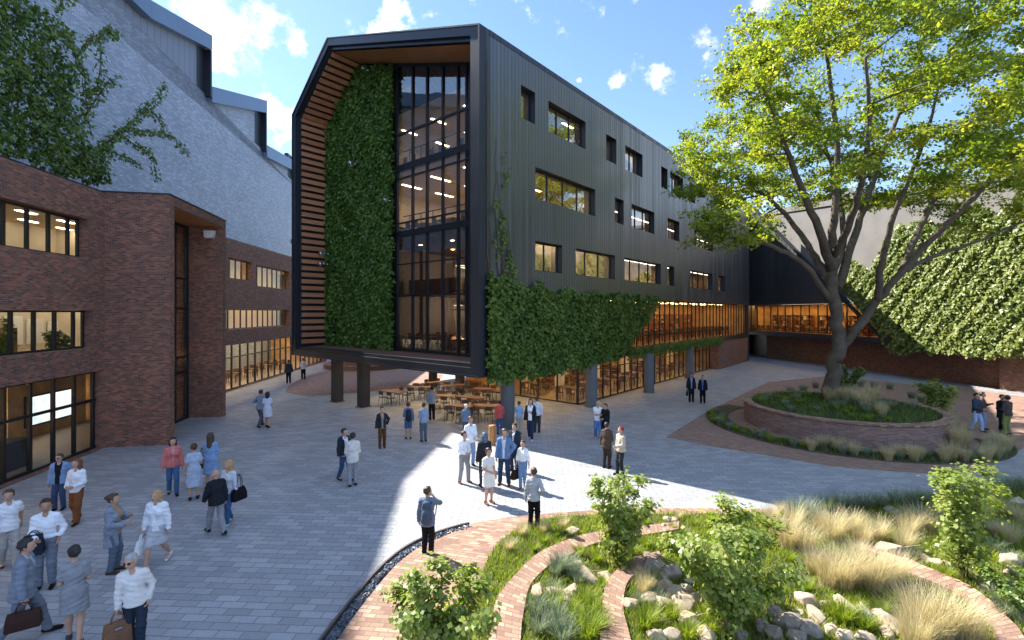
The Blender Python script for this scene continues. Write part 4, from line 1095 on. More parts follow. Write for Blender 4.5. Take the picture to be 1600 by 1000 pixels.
# crown: clusters filling an umbrella shaped volume, each joined to the nearest limb by a curved branch
cl = []; rc = np.random.default_rng(3)
CC = np.array([19.2, 26.0, 16.3]); CR = np.array([12.2, 10.5, 10.2])
tries = 0
while len(cl) < 430 and tries < 60000:
    tries += 1
    d = rc.normal(0, 1, 3); d /= np.linalg.norm(d); rr_ = rc.uniform(.22, 1) ** .55
    p = CC + d * rr_ * CR
    lo = 9.6 + 0.020 * max(0, abs(p[0] - 18.0) - 1) ** 2 * -.6 + 0.8 * math.sin(p[0] * .9 + p[1] * .7)
    hx = math.hypot(p[0] - 17.8, p[1] - 26)
    lo = 13.2 - 0.33 * hx + 0.7 * math.sin(p[0] * 1.3 + p[1])
    if p[2] < lo: continue
    u = 800 + F * p[0] / p[1]; v = HZ - F * (p[2] - CAMH) / p[1]
    if p[0] < 0 or u > 1900 or v < -420: continue
    # left-hand silhouette of the crown
    xs = [-500, 0, 60, 120, 180, 240, 300, 340, 380]; us = [1250, 1195, 1130, 1085, 1052, 1045, 1062, 1085, 1130]
    if u < np.interp(v, xs, us) + 14: continue
    if v > 392 or (v > 330 and 1185 < u < 1420) or (v > 375 and u > 1400): continue
    if min([np.linalg.norm(p - q) for q in cl] or [9]) < .95: continue
    cl.append(p)
cl += [np.array(tp_(u, v, d)) for (u, v, d) in ((1075, 268, 1), (1060, 235, 0), (1062, 215, 2), (1090, 330, -2), (1110, 345, -2), (1135, 350, -3), (1120, 372, -2.5), (1150, 385, -2.6), (1170, 372, -2), (1085, 350, -3), (1060, 300, 0), (1100, 300, 1), (1190, 360, -2))]
Tn = np.array(tree.location)
cl.sort(key=lambda p: min((Vector(p) - n[0]).length for n in nodes))
br = MB(); LP, LN, LT = [], [], []
for p in cl:
    P = Vector(p); best = None; bd = 1e9
    for (q, r) in nodes:
        d = (P - q).length + (1.2 if q.z > P.z + .5 else 0) + (0.9 if (q - Vector((17.8, 26, 9))).length > (P - Vector((17.8, 26, 9))).length else 0)
        if d < bd: bd = d; best = (q, r)
    q, r = best; L = (P - q).length
    side = Vector((rr.uniform(-1, 1), rr.uniform(-1, 1), rr.uniform(-.3, .9)))
    mid = q.lerp(P, .5) + side * L * .13 + Vector((0, 0, .06 * L))
    n = max(3, int(L / .6)); pts = []
    for i in range(n + 1):
        t = i / n; pts.append(q * (1 - t) ** 2 + mid * 2 * t * (1 - t) + P * t * t)
    r0 = min(r * .65, .03 + .02 * L); rad = list(np.linspace(r0, .016, n + 1))
    br.tube(pts, rad, 5, cap=False)
    for i in range(1, n + 1): nodes.append((pts[i], rad[i]))
    # leaf spray: a flattened, ragged pad made of small twigs
    nt = rr.randint(5, 8); shade_t = rr.uniform(.3, .75)
    for k in range(nt):
        a = rr.uniform(0, 6.283); e = rr.uniform(-.35, .45); l = rr.uniform(.5, 1.35)
        dv = Vector((math.cos(a) * math.cos(e), math.sin(a) * math.cos(e), math.sin(e)))
        st = pts[max(0, n - rr.randint(0, 2))]; en = st + dv * l
        br.tube([st, st.lerp(en, .5) + Vector((0, 0, .05)), en], [.014, .010, .006], 4, cap=False)
        m_ = rr.randint(32, 50); tt = rc.uniform(.15, 1.1, m_)
        base = np.array(st)[None, :] + tt[:, None] * np.array(en - st)[None, :]
        LP.append(base + rc.normal(0, .16, (m_, 3)) * np.array([1, 1, .75])); LN.append(np.tile(np.array([0, 0, 1.0]), (m_, 1))); LT.append(np.full(m_, shade_t + rr.uniform(-.12, .12)))
br.build('branch', M['bark'], tree)
LP = np.vstack(LP); LN = np.vstack(LN); LT = np.concatenate(LT)
leaf_obj('crown', LP, LN, 0.175, M['leaf_tree'], tree, 0.75, 0.35, rc, tint=LT)
print('tree leaves', len(LP))

# ---------------------------------------------------------------- shrubs
def shrub(base, h, w, label, seed, n=1500, ls=.12, mat='leaf_shrub', dens=1.0, name='leafy_shrub', airy=.5):
    r = np.random.default_rng(seed); q = random.Random(seed)
    root = empty(name, base); tag(root, label, 'shrub')
    m = MB(); tips = []
    ns = q.randint(6, 9)
    for k in range(ns):
        a = 6.283 * k / ns + q.uniform(-.3, .3); lean = q.uniform(.12, .95)
        tip = Vector((math.cos(a) * w / 2 * lean, math.sin(a) * w / 2 * lean, h * q.uniform(.72, 1.0) * (1 - .32 * lean * lean)))
        b0 = Vector((math.cos(a) * .06, math.sin(a) * .06, -.03)); mid = b0.lerp(tip, .5) + Vector((-math.cos(a), -math.sin(a), .35)) * .12 * h * lean
        pts = [b0 * (1 - t) ** 2 + mid * 2 * t * (1 - t) + tip * t * t for t in np.linspace(0, 1, 7)]
        m.tube(pts, list(np.linspace(.022, .007, 7)), 5, cap=False)
        for i in range(1, 7):
            for _ in range(3 if i < 6 else 4):
                a2 = q.uniform(0, 6.283); l = q.uniform(.18, .42) * w * .5 * (1.15 - .1 * i); e = q.uniform(-.1, .9)
                st = pts[i]; en = st + Vector((math.cos(a2) * math.cos(e), math.sin(a2) * math.cos(e), math.sin(e))) * l
                m.tube([st, en], [.008, .004], 4, cap=False); tips.append((st, en))
    m.build('stems', M['twig'], root, local=True)
    per = max(6, int(n / len(tips))); LP = []; LT = []
    for st, en in tips:
        t = r.uniform(.1, 1.1, per)[:, None]; LP.append(np.array(st) + t * np.array(en - st) + r.normal(0, .06 * w / 2.2, (per, 3))); LT.append(np.full(per, q.uniform(.3, .8)))
    LP = np.vstack(LP); c = np.array([0, 0, h * .45]); LN = LP - c; LN /= np.linalg.norm(LN, axis=1, keepdims=True) + 1e-6; LN[:, 2] += .8
    leaf_obj('leaves', LP, LN, ls, M[mat], root, .55, .5, r, True, np.concatenate(LT), 0.85)
    return root
shrub(G(688, 1030, .1), 1.5, 2.2, 'broad leafy shrub on the outer brick path beside the man with the backpack', 101, 5200, .09)
shrub(G(968, 880, .1), 2.2, 2.3, 'leafy shrub with fanning stems between the two inner brick rings', 102, 4200, .09)
shrub(G(1142, 972, .1), 2.1, 2.5, 'full leafy shrub rising from the rock pile at the front of the garden', 103, 6400, .09)
shrub(G(1506, 902, .1), 2.7, 2.7, 'tall loose yellow green shrub among straw grass on the far side of the garden', 104, 4200, .085)
shrub(G(1466, 645, .02), 1.85, 2.9, 'low spreading pale shrub beside the round brick planter', 105, 2200, .15, airy=.6)
shrub(G(1318, 608, .95), 1.6, 2.4, 'dense green shrub in the planter just behind the tree trunk', 106, 2000, .15, 'leaf_vine')
shrub(G(1595, 960, .1), .9, 1.2, 'small green shrub at the right edge of the garden bed', 107, 1200, .075, 'leaf_vine')

for (a_, b_, h_, lb) in ((3.4, 2.6, 1.9, 'taller potted plant behind the middle window of the brick building'), (5.3, 2.2, 1.5, 'shorter potted plant behind the middle window of the brick building')):
    sp = shrub(BA.P(a_, b_, wA[1][2] - .72), h_, 1.3, lb, int(108 + a_), 900, .16, 'leaf_vine', name='potted_plant'); sp['category'] = 'plant'
    m = MB(); m.lathe([(.001, -.26), (.17, -.26), (.22, .06), (.19, .06), (.001, .0)], (0, 0, 0), 18); m.build('pot', M['white'], sp, True)

# ---------------------------------------------------------------- garden beds, brick rings, edging
Z_S = 0.05
ring_out = pxs([(420, 1120), (505, 1003), (560, 932), (610, 878), (660, 846), (725, 824), (800, 811), (900, 802), (1010, 797), (1120, 797), (1235, 799)])
ring_in = pxs([(690, 1120), (725, 1003), (742, 940), (760, 882), (786, 846), (825, 822), (864, 812), (930, 808), (1030, 806), (1120, 806), (1235, 806)])
oc = smooth_curve(ring_out, 8); ic = smooth_curve(ring_in, 8)
garden = [Vector((p.x, p.y, 0)) for p in ic] + pxs([(1330, 795), (1400, 782), (1520, 768), (1600, 752), (1760, 730)]) + [Vector((22, 12, 0)), Vector((18, 4.5, 0)), Vector((-.5, 4.5, 0))]
sheet('garden_soil', garden, Z_S, M['soil'])
def band(name, A, B, z0, z1, mat, label=None, kind='structure', cat=None, uvflip=False):
    """strip between two curves with side faces"""
    A = [Vector((p[0], p[1], 0)) for p in A]; B = [Vector((p[0], p[1], 0)) for p in B]
    def resamp(C, n):
        L = [0]
        for i in range(len(C) - 1): L.append(L[-1] + (C[i + 1] - C[i]).length)
        out = []
        for k in range(n):
            d = L[-1] * k / (n - 1); i = max(0, min(len(C) - 2, next((j for j in range(len(L) - 1) if L[j + 1] >= d), len(L) - 2)))
            t = (d - L[i]) / max(1e-6, L[i + 1] - L[i]); out.append(C[i].lerp(C[i + 1], t))
        return out, L[-1]
    n = 60; A, la = resamp(A, n); B, lb = resamp(B, n); m = MB(); l = 0
    for i in range(n - 1):
        a, b, c, d = A[i], A[i + 1], B[i + 1], B[i]
        st = ((a + d) / 2 - (b + c) / 2).length; w = (a - d).length; w2 = (b - c).length
        up = Vector((0, 0, z1)); lo = Vector((0, 0, z0))
        m.poly([a + up, b + up, c + up, d + up], 0, [(0, l), (0, l + st), (w2, l + st), (w, l)])
        m.poly([a + lo, b + lo, b + up, a + up], 0, [(l, z0), (l + st, z0), (l + st, z1), (l, z1)])
        m.poly([d + up, c + up, c + lo, d + lo], 0, [(l, z1), (l + st, z1), (l + st, z0), (l, z0)]); l += st
    for P, Q in ((A[0], B[0]), (A[-1], B[-1])):
        m.poly([P + Vector((0, 0, z0)), Q + Vector((0, 0, z0)), Q + Vector((0, 0, z1)), P + Vector((0, 0, z1))])
    return tag(m.build(name, mat), label, cat, None, kind)
cut = next(i for i, p in enumerate(oc) if p.y > G(725, 826).y)
ptsG = oc[:cut + 2]
# outer brick path (starts inside the slate channel along its left part)
def offset(C, d):
    out = []
    for i, p in enumerate(C):
        t = (C[min(i + 1, len(C) - 1)] - C[max(0, i - 1)]).normalized(); out.append(p + Vector((t.y, -t.x, 0)) * d)
    return out
inner_off = offset(oc, .0)
k = len(oc); pathA = [p + ((offset(oc, .26)[i] - p) * max(0.0, min(1.0, (cut + 1 - i) / 5.0)) if i <= cut + 1 else Vector((0, 0, 0))) for i, p in enumerate(oc)]
band('brick_path', pathA, ic, 0.0, 0.06, M['brick_ring'])
chan = offset(ptsG, .02); chan2 = offset(ptsG, .25)
band('slate_channel', chan, chan2, 0.0, 0.012, M['slate'])
band('steel_edging', offset(ptsG, -.05), ptsG, 0.0, 0.10, M['steel'], 'curved rusty steel edging between the plaza paving and the slate channel', 'thing', 'edging')
r2o = smooth_curve(pxs([(752, 1120), (765, 1003), (776, 948), (799, 915), (838, 876), (877, 856), (920, 842), (975, 834), (1061, 823)]), 8)
r2i = smooth_curve(pxs([(808, 1120), (814, 1003), (818, 970), (829, 924), (862, 890), (899, 872), (930, 858), (985, 848), (1061, 835)]), 8)
band('brick_ring', r2o, r2i, 0.0, 0.15, M['brick_ring'], 'long low brick ring curving round the outside of the rock garden', 'thing', 'garden edging')
r3o = smooth_curve(pxs([(930, 1120), (938, 1003), (941, 955), (948, 922), (968, 898), (992, 882), (1030, 872)]), 8)
r3i = smooth_curve(pxs([(1010, 1120), (983, 1003), (974, 964), (978, 928), (992, 908), (1012, 895), (1036, 884)]), 8)
band('brick_ring', r3o, r3i, 0.0, 0.17, M['brick_ring'], 'short inner brick ring hugging the rocks under the full shrub', 'thing', 'garden edging')
r4o = smooth_curve(pxs([(1340, 858), (1392, 872), (1440, 894), (1500, 919), (1545, 949), (1575, 979), (1600, 1010), (1640, 1120)]), 8)
r4i = smooth_curve(pxs([(1332, 866), (1384, 880), (1425, 908), (1470, 927), (1513, 950), (1540, 979), (1558, 1010), (1580, 1120)]), 8)
band('brick_ring', r4o, r4i, 0.0, 0.17, M['brick_ring'], 'brick ring sweeping past the straw grass at the right of the garden', 'thing', 'garden edging')

# slate chips in the channel
r = np.random.default_rng(9)
V, Fc = [], []
for k in range(900):
    i = r.integers(0, len(chan) - 1); c = chan[i].lerp(chan2[i], r.uniform(.12, .88)).lerp(chan[i + 1].lerp(chan2[i + 1], r.uniform(.12, .88)), r.uniform())
    c = np.array([c.x, c.y, .02 + r.uniform(0, .03)]); s = r.uniform(.015, .05)
    a, b = r.normal(0, 1, (2, 3)); a /= np.linalg.norm(a); b -= a * a.dot(b); b /= np.linalg.norm(b); cc = np.cross(a, b)
    base = len(V) * 1
    for (x, y, z) in ((-1, -1, -1), (1, -1, -1), (1, 1, -1), (-1, 1, -1), (-1, -1, 1), (1, -1, 1), (1, 1, 1), (-1, 1, 1)):
        V.append(c + a * x * s * 1.3 + b * y * s * .8 + cc * z * s * .25)
    for f in ((0, 3, 2, 1), (4, 5, 6, 7), (0, 1, 5, 4), (1, 2, 6, 5), (2, 3, 7, 6), (3, 0, 4, 7)): Fc.append([base + q for q in f])
o = bpy.data.objects.new('slate_chips', npmesh('slate_chips', V, Fc, M['slate'])); link(o); tag(o, 'dark slate chips filling the channel along the curved steel edging', 'gravel', None, 'stuff')

# ---------------------------------------------------------------- grasses
def blades(n, h, spread, lean, w, r, segs=3, base_r=.1):
    """arching blades from one base"""
    a = r.uniform(0, 6.283, n); rb = base_r * np.sqrt(r.uniform(0, 1, n)); hh = h * r.uniform(.55, 1.05, n)
    ln = lean * r.uniform(.15, 1, n) ** .8
    b = np.stack([np.cos(a) * rb, np.sin(a) * rb, np.zeros(n)], 1)
    a2 = a + r.normal(0, .5, n); dx = np.stack([np.cos(a2), np.sin(a2), np.zeros(n)], 1); sd = np.stack([-np.sin(a2), np.cos(a2), np.zeros(n)], 1)
    V = []; ts = np.linspace(0, 1, segs + 1)
    for t in ts:
        c = b + dx * (ln * hh * t ** 1.8)[:, None] + np.array([0, 0, 1.0]) * (hh * (t - .28 * ln * t ** 2.6))[:, None]
        ww = (w * (1 - .9 * t)) ; V.append(c - sd * ww); V.append(c + sd * ww)
    V = np.stack(V, 1)   # n, 2(segs+1), 3
    k = 2 * (segs + 1); Fc = []
    for i in range(segs):
        Fc.append(np.stack([np.arange(n) * k + 2 * i, np.arange(n) * k + 2 * i + 1, np.arange(n) * k + 2 * i + 3, np.arange(n) * k + 2 * i + 2], 1))
    return V.reshape(-1, 3), np.stack(Fc, 1).reshape(-1, 4), segs
def tuft_mesh(name, mat, seed, n, h, lean, w, base_r):
    r = np.random.default_rng(seed); v, f, sg = blades(n, h, 1, lean, w, r, 3, base_r)
    return npmesh(name, v, f, M[mat], True, tint=np.repeat(np.clip(r.normal(.5, .22, n), 0, 1), sg))
TAN = [tuft_mesh('straw_grass', 'grass_tan', 200 + i, 520, 1.0, .7, .006, .2) for i in range(4)]
BLU = [tuft_mesh('blue_grass', 'grass_blue', 210 + i, 210, .62, .75, .011, .17) for i in range(3)]
GRN = [tuft_mesh('green_grass', 'grass_green', 220 + i, 190, .45, .9, .011, .10) for i in range(3)]
def tuft(kind, u, v, s, z=Z_S, sx=None, grp=0):
    meshes, nm, lab, gr = {'t': (TAN, 'straw_grass_tuft', 'straw coloured feather grass tuft in the front garden bed', 'straw grass tufts in the garden'),
        'b': (BLU, 'blue_grass_tuft', 'blue green grass clump growing between the garden rocks and rings', 'blue green grass clumps in the garden'),
        'g': (GRN, 'green_grass_tuft', 'bright green spiky grass clump in the front garden bed', 'bright green grass clumps in the garden'),
        'p': (TAN, 'straw_grass_tuft', 'straw coloured grass tuft in or around the round tree planter', 'straw grass tufts at the tree planter'),
        'q': (BLU, 'blue_grass_tuft', 'blue green grass clump in or around the round tree planter', 'blue green grass clumps at the tree planter'),
        'r': (GRN, 'green_grass_tuft', 'green grass clump in or around the round tree planter', 'green grass clumps at the tree planter')}[kind]
    o = bpy.data.objects.new(nm, rr.choice(meshes)); COL.objects.link(o)
    o.location = G(u, v, z); o.rotation_euler = (0, 0, rr.uniform(0, 6.28)); k = s * rr.uniform(.9, 1.1); o.scale = (k * (sx or 1), k * (sx or 1), k)
    tag(o, lab, 'grass tuft', gr, 'thing')
rr = random.Random(77)
for (u, v, s) in ((1212, 842, .8), (1232, 858, .95), (1258, 866, .9), (1283, 836, .85), (1300, 846, .95), (1330, 836, .85), (1348, 852, .8), (1372, 846, .85), (1296, 918, .95), (1316, 922, 1.0), (1340, 914, .9), (1362, 922, .95), (1384, 918, .85), (1402, 910, .8),
                  (1436, 986, 1.0), (1462, 1002, 1.05), (1490, 1000, 1.0), (1516, 1008, .9), (1430, 1012, .9), (1420, 838, .8), (1440, 832, .85), (1458, 836, .8), (1480, 822, .8), (1412, 862, .7), (1206, 818, .7), (1240, 826, .75), (815, 838, .45), (850, 834, .45), (880, 826, .4), (795, 862, .4), (1012, 925, .6), (1005, 930, .5), (1580, 850, .7), (1592, 818, .7), (1340, 880, .7), (1270, 895, .6), (1555, 838, .6), (1060, 812, .35), (1220, 802, .4), (1560, 806, .6)):
    tuft('t', u, v, s * .92)
for (u, v, s) in ((1242, 808, .9), (1262, 806, .9), (1290, 802, 1), (1310, 800, 1), (1332, 798, 1), (1352, 796, .9), (1375, 792, .9), (1402, 790, .9), (1425, 788, .9), (1445, 788, .8), (1560, 772, 1), (1582, 768, 1), (1600, 768, .9), (1275, 818, .7), (868, 900, .75), (880, 895, .8), (893, 900, .7), (905, 912, .6), (838, 962, .7), (855, 968, .7), (842, 990, .65), (870, 985, .7), (862, 935, .6), (880, 1005, .7),
                  (1000, 945, .5), (1020, 935, .55), (1030, 950, .5), (1410, 865, .6), (1425, 872, .6), (1560, 945, .7), (1580, 935, .7), (1595, 950, .7), (1570, 965, .7), (1600, 980, .7), (1240, 920, .5), (1400, 985, .5), (1350, 975, .5), (1555, 862, .6), (1580, 880, .6)):
    tuft('b', u, v, s)
for (u, v, s) in ((866, 955, .95), (890, 968, .9), (912, 945, .9), (925, 960, 1), (900, 985, .9), (935, 985, .95), (918, 1000, 1), (1020, 975, .9), (1050, 968, .8), (1008, 985, .9), (1100, 975, .8), (1110, 990, .85), (1318, 975, 1), (1352, 985, .9), (1300, 965, .8), (1340, 955, .7), (1075, 1000, .8), (905, 870, .7), (990, 868, .7), (1040, 860, .8), (1010, 856, .7), (935, 880, .7), (1060, 865, .7), (980, 893, .6), (1380, 960, .7),
                  (870, 840, .6), (885, 836, .6), (850, 850, .6), (835, 862, .6), (1010, 820, .5), (1050, 828, .5), (1085, 822, .5), (1235, 880, .7), (1260, 925, .7), (1480, 905, .7), (1530, 910, .7), (1550, 925, .7), (1580, 900, .7), (940, 920, .6), (930, 935, .6), (1395, 945, .7), (1210, 930, .6)):
    tuft('g', u, v, s)
def ringpt(rad, deg): return TP + Vector((math.cos(R(deg)) * rad, math.sin(R(deg)) * rad, 0))
def tuft_at(kind, p, s, z):
    v = HZ + F * (CAMH - z) / p.y; u = 800 + F * p.x / p.y; tuft(kind, u, v, s, z)
for k in range(70):
    dg = 150 + (326 - 150) * (k + rr.random()) / 70; tuft_at('r' if dg < 225 and rr.random() < .7 else ('p' if dg > 215 and rr.random() < .45 else 'q'), ringpt(rr.uniform(5.45, 6.2), dg), rr.uniform(.55, .8), .03)
for k in range(46):
    dg = rr.uniform(0, 360); q_ = ringpt(3.7 * math.sqrt(rr.random()), dg)
    right = (q_.x - TP.x) > .2
    tuft_at(('p' if rr.random() < .5 else 'q') if right else ('r' if rr.random() < .75 else 'q'), q_, rr.uniform(.7, 1.1) if right else rr.uniform(.6, .9), .99)
for (u, v) in ((1440, 668), (1452, 676), (1475, 690), (1490, 684), (1500, 700), (1480, 672), (1425, 622), (1440, 628), (1345, 604), (1365, 606), (1390, 608), (1255, 612), (1275, 606), (1235, 616)):
    tuft('q' if v < 640 else 'p', u, v, 1.1, .02)

def ground_grass(name, polys, n, h, mat, label, z=Z_S, seed=1, lean=.8, w=.011, dens=None, exclude=()):
    r = np.random.default_rng(seed)
    allp = np.array([(p[0], p[1]) for pl_ in polys for p in pl_]); lo = allp.min(0); hi = allp.max(0)
    P = r.uniform(lo, hi, (n, 2)); k = np.zeros(n, bool)
    for pl_ in polys: k |= in_poly(P[:, 0], P[:, 1], [(p[0], p[1]) for p in pl_])
    for pl_ in exclude: k &= ~in_poly(P[:, 0], P[:, 1], [(p[0], p[1]) for p in pl_])
    if dens is not None: k &= r.uniform(0, 1, n) < dens(P[:, 0], P[:, 1])
    P = P[k]; n = len(P); c = lumpy(P[:, 0], P[:, 1], 2.1, seed)
    v, f, sg = blades(n, h, 1, lean, w, r, 2, 0.0)
    kk = len(v) // n
    v = v.reshape(n, kk, 3); v[:, :, :] *= (0.75 + .5 * (c * .5 + .5))[:, None, None]; v[:, :, :2] += P[:, None, :]; v[:, :, 2] += z
    ti = np.clip(.48 + .28 * c + r.normal(0, .14, n), 0, 1)
    o = bpy.data.objects.new(name, npmesh(name, v.reshape(-1, 3), f, M[mat], True, tint=np.repeat(ti, sg))); link(o)
    tag(o, label, 'ground cover', None, 'stuff'); return o
visible = [p for p in garden]
ringpoly = lambda A, B: list(A) + list(reversed(B))
EX = [ringpoly(r2o, r2i), ringpoly(r3o, r3i), ringpoly(r4o, r4i)]
ground_grass('ground_cover_grass', [visible], 230000, .19, 'grass_green', 'short bright green ground cover filling the garden beds', seed=51, dens=lambda x, y: np.clip(.9 + .45 * lumpy(x, y, 1.15, 8), .25, 1), exclude=EX)
circ = lambda rad: [TP + Vector((math.cos(t) * rad, math.sin(t) * rad, 0)) for t in np.linspace(0, 6.283, 40)]
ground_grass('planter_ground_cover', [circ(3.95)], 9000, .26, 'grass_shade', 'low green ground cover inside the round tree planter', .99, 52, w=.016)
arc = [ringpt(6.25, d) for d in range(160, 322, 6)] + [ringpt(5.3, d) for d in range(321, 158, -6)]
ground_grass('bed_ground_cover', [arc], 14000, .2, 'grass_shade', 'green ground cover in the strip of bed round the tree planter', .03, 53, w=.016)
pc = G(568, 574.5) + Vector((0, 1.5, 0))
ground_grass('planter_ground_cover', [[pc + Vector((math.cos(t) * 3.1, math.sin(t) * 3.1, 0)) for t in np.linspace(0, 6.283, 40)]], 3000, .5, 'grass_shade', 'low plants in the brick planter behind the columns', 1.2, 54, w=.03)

# ---------------------------------------------------------------- rocks
def rock_mesh(seed):
    q = random.Random(seed); bm = bmesh.new()
    for k in range(22):
        d = Vector((q.gauss(0, 1), q.gauss(0, 1), q.gauss(0, 1))).normalized()
        bm.verts.new(Vector((d.x * .62, d.y * .5, d.z * .42)) * q.uniform(.82, 1.05))
    bmesh.ops.convex_hull(bm, input=bm.verts)
    for v in [v for v in bm.verts if not v.link_faces]: bm.verts.remove(v)
    bmesh.ops.bevel(bm, geom=bm.edges[:], offset=.035, segments=2, affect='EDGES', profile=.6)
    bmesh.ops.triangulate(bm, faces=bm.faces[:]); bmesh.ops.subdivide_edges(bm, edges=bm.edges[:], cuts=1)
    for v in bm.verts: v.co += v.co.normalized() * (.012 * math.sin(v.co.x * 23 + seed) + .012 * math.sin(v.co.y * 19 + v.co.z * 27))
    for f in bm.faces: f.smooth = True
    me = bpy.data.meshes.new('rock'); bm.to_mesh(me); bm.free(); return me
RK = {m_: [] for m_ in ('rock_tan', 'rock_grey')}
for i in range(6):
    for m_ in RK:
        me = rock_mesh(300 + i); me.materials.append(M[m_]); RK[m_].append(me)
A6 = [(140, 740, 45), (230, 750, 50), (310, 740, 45), (285, 795, 35), (380, 640, 35), (405, 665, 45), (480, 655, 30), (500, 680, 25), (715, 565, 35, 1), (730, 605, 55, 1), (820, 640, 55, 1), (795, 665, 35), (810, 715, 50), (845, 745, 50), (915, 730, 40), (800, 800, 55), (900, 800, 65), (720, 785, 45), (615, 810, 45),
      (920, 890, 55), (755, 975, 50), (835, 960, 50), (1020, 970, 60), (960, 775, 35), (1000, 790, 30), (300, 430, 40), (810, 370, 28), (850, 375, 25), (790, 405, 25), (925, 690, 25), (1140, 920, 45, 1), (1190, 970, 45, 1), (1310, 930, 45, 1), (870, 855, 30), (960, 850, 28), (340, 600, 26), (560, 845, 22)]
A7 = [(220, 790, 60), (250, 860, 50), (400, 805, 50), (310, 815, 30), (500, 840, 45), (640, 910, 65), (625, 955, 45), (580, 860, 35), (110, 900, 70, 1), (220, 940, 65, 1), (150, 975, 50, 1), (335, 950, 35), (405, 975, 50), (40, 860, 40, 1), (30, 960, 50, 1), (510, 980, 45), (630, 530, 60), (660, 575, 40), (820, 575, 30), (880, 595, 40), (940, 610, 30), (1150, 720, 45, 1), (1240, 740, 40, 1), (1260, 580, 50), (1290, 640, 45), (600, 270, 30, 1), (640, 320, 36, 1), (1190, 240, 30), (1290, 275, 35), (560, 905, 30), (450, 850, 26), (170, 850, 30)]
for (src, ox) in ((A6, 800), (A7, 1200)):
    for it in src:
        zx, zy, rz = it[:3]; grey = len(it) > 3
        u, v, rp = ox + zx * .3, 700 + zy * .3, rz * .3
        p = G(u, v + rp * .55, Z_S); rm = rp / F * p.y
        o = bpy.data.objects.new('rock', rr.choice(RK['rock_grey' if grey else 'rock_tan'])); COL.objects.link(o)
        k = rm / .46; o.scale = (k * rr.uniform(.9, 1.15), k * rr.uniform(.9, 1.1), k * rr.uniform(.9, 1.25)); o.rotation_euler = (rr.uniform(-.3, .3), rr.uniform(-.3, .3), rr.uniform(0, 6.28))
        o.location = p + Vector((0, 0, rm * .32))
        tag(o, 'dark grey brown boulder half buried in the front garden planting' if grey else 'pale tan sandstone boulder lying in the front garden planting', 'rock', 'grey boulders in the garden' if grey else 'tan boulders in the garden')
# ---------------------------------------------------------------- people (bodies and clothes grown as smooth implicit surfaces)
def snets(f, lo, h):
    nx, ny, nz = f.shape
    s = f < 0
    sm = np.zeros((nx - 1, ny - 1, nz - 1, 3)); ct = np.zeros((nx - 1, ny - 1, nz - 1))
    c = lambda i, j, k, A: A[i:nx - 1 + i, j:ny - 1 + j, k:nz - 1 + k]
    for ax in range(3):
        o1, o2 = [a for a in range(3) if a != ax]
        for p in (0, 1):
            for q in (0, 1):
                a = [0, 0, 0]; a[o1] = p; a[o2] = q; b = list(a); b[ax] = 1
                f0, f1 = c(*a, f), c(*b, f); m = c(*a, s) != c(*b, s)
                t = np.where(m, f0 / np.where(m, f0 - f1, 1), 0)
                sm[..., ax] += t; sm[..., o1] += m * p; sm[..., o2] += m * q; ct += m
    act = ct > 0
    idx = -np.ones(act.shape, int); n = act.sum(); idx[act] = np.arange(n)
    cells = np.argwhere(act)
    V = (cells + sm[act] / ct[act][:, None]) * h + lo
    F_ = []
    for ax in range(3):
        o1, o2 = [(1, 2), (2, 0), (0, 1)][ax]
        sl0 = [slice(1, -1)] * 3; sl0[ax] = slice(0, -1); sl1 = list(sl0); sl1[ax] = slice(1, None)
        s0, s1 = s[tuple(sl0)], s[tuple(sl1)]
        for sg, rev in ((s0 & ~s1, False), (~s0 & s1, True)):
            e = np.argwhere(sg)
            if len(e) == 0: continue
            off = np.array([1, 1, 1]); off[ax] = 0; e = e + off
            u1 = np.zeros(3, int); u1[o1] = 1; u2 = np.zeros(3, int); u2[o2] = 1
            q = [e - u1 - u2, e - u2, e, e - u1]
            ids = [idx[tuple(x.T)] for x in q]
            if rev: ids.reverse()
            F_.append(np.stack(ids, 1))
    return V, np.vstack(F_)

def ip3(a, b, t): return tuple(a[i] + (b[i] - a[i]) * t for i in range(3))
def ik(a, c, l1, l2, pole):
    a, c, pole = Vector(a), Vector(c), Vector(pole); d = c - a; L = min(d.length, (l1 + l2) * .995); d.normalize()
    x = (l1 * l1 - l2 * l2 + L * L) / (2 * L); hgt = math.sqrt(max(0, l1 * l1 - x * x))
    p = pole - d * pole.dot(d); p.normalize()
    return a + d * x + p * hgt, a + d * L

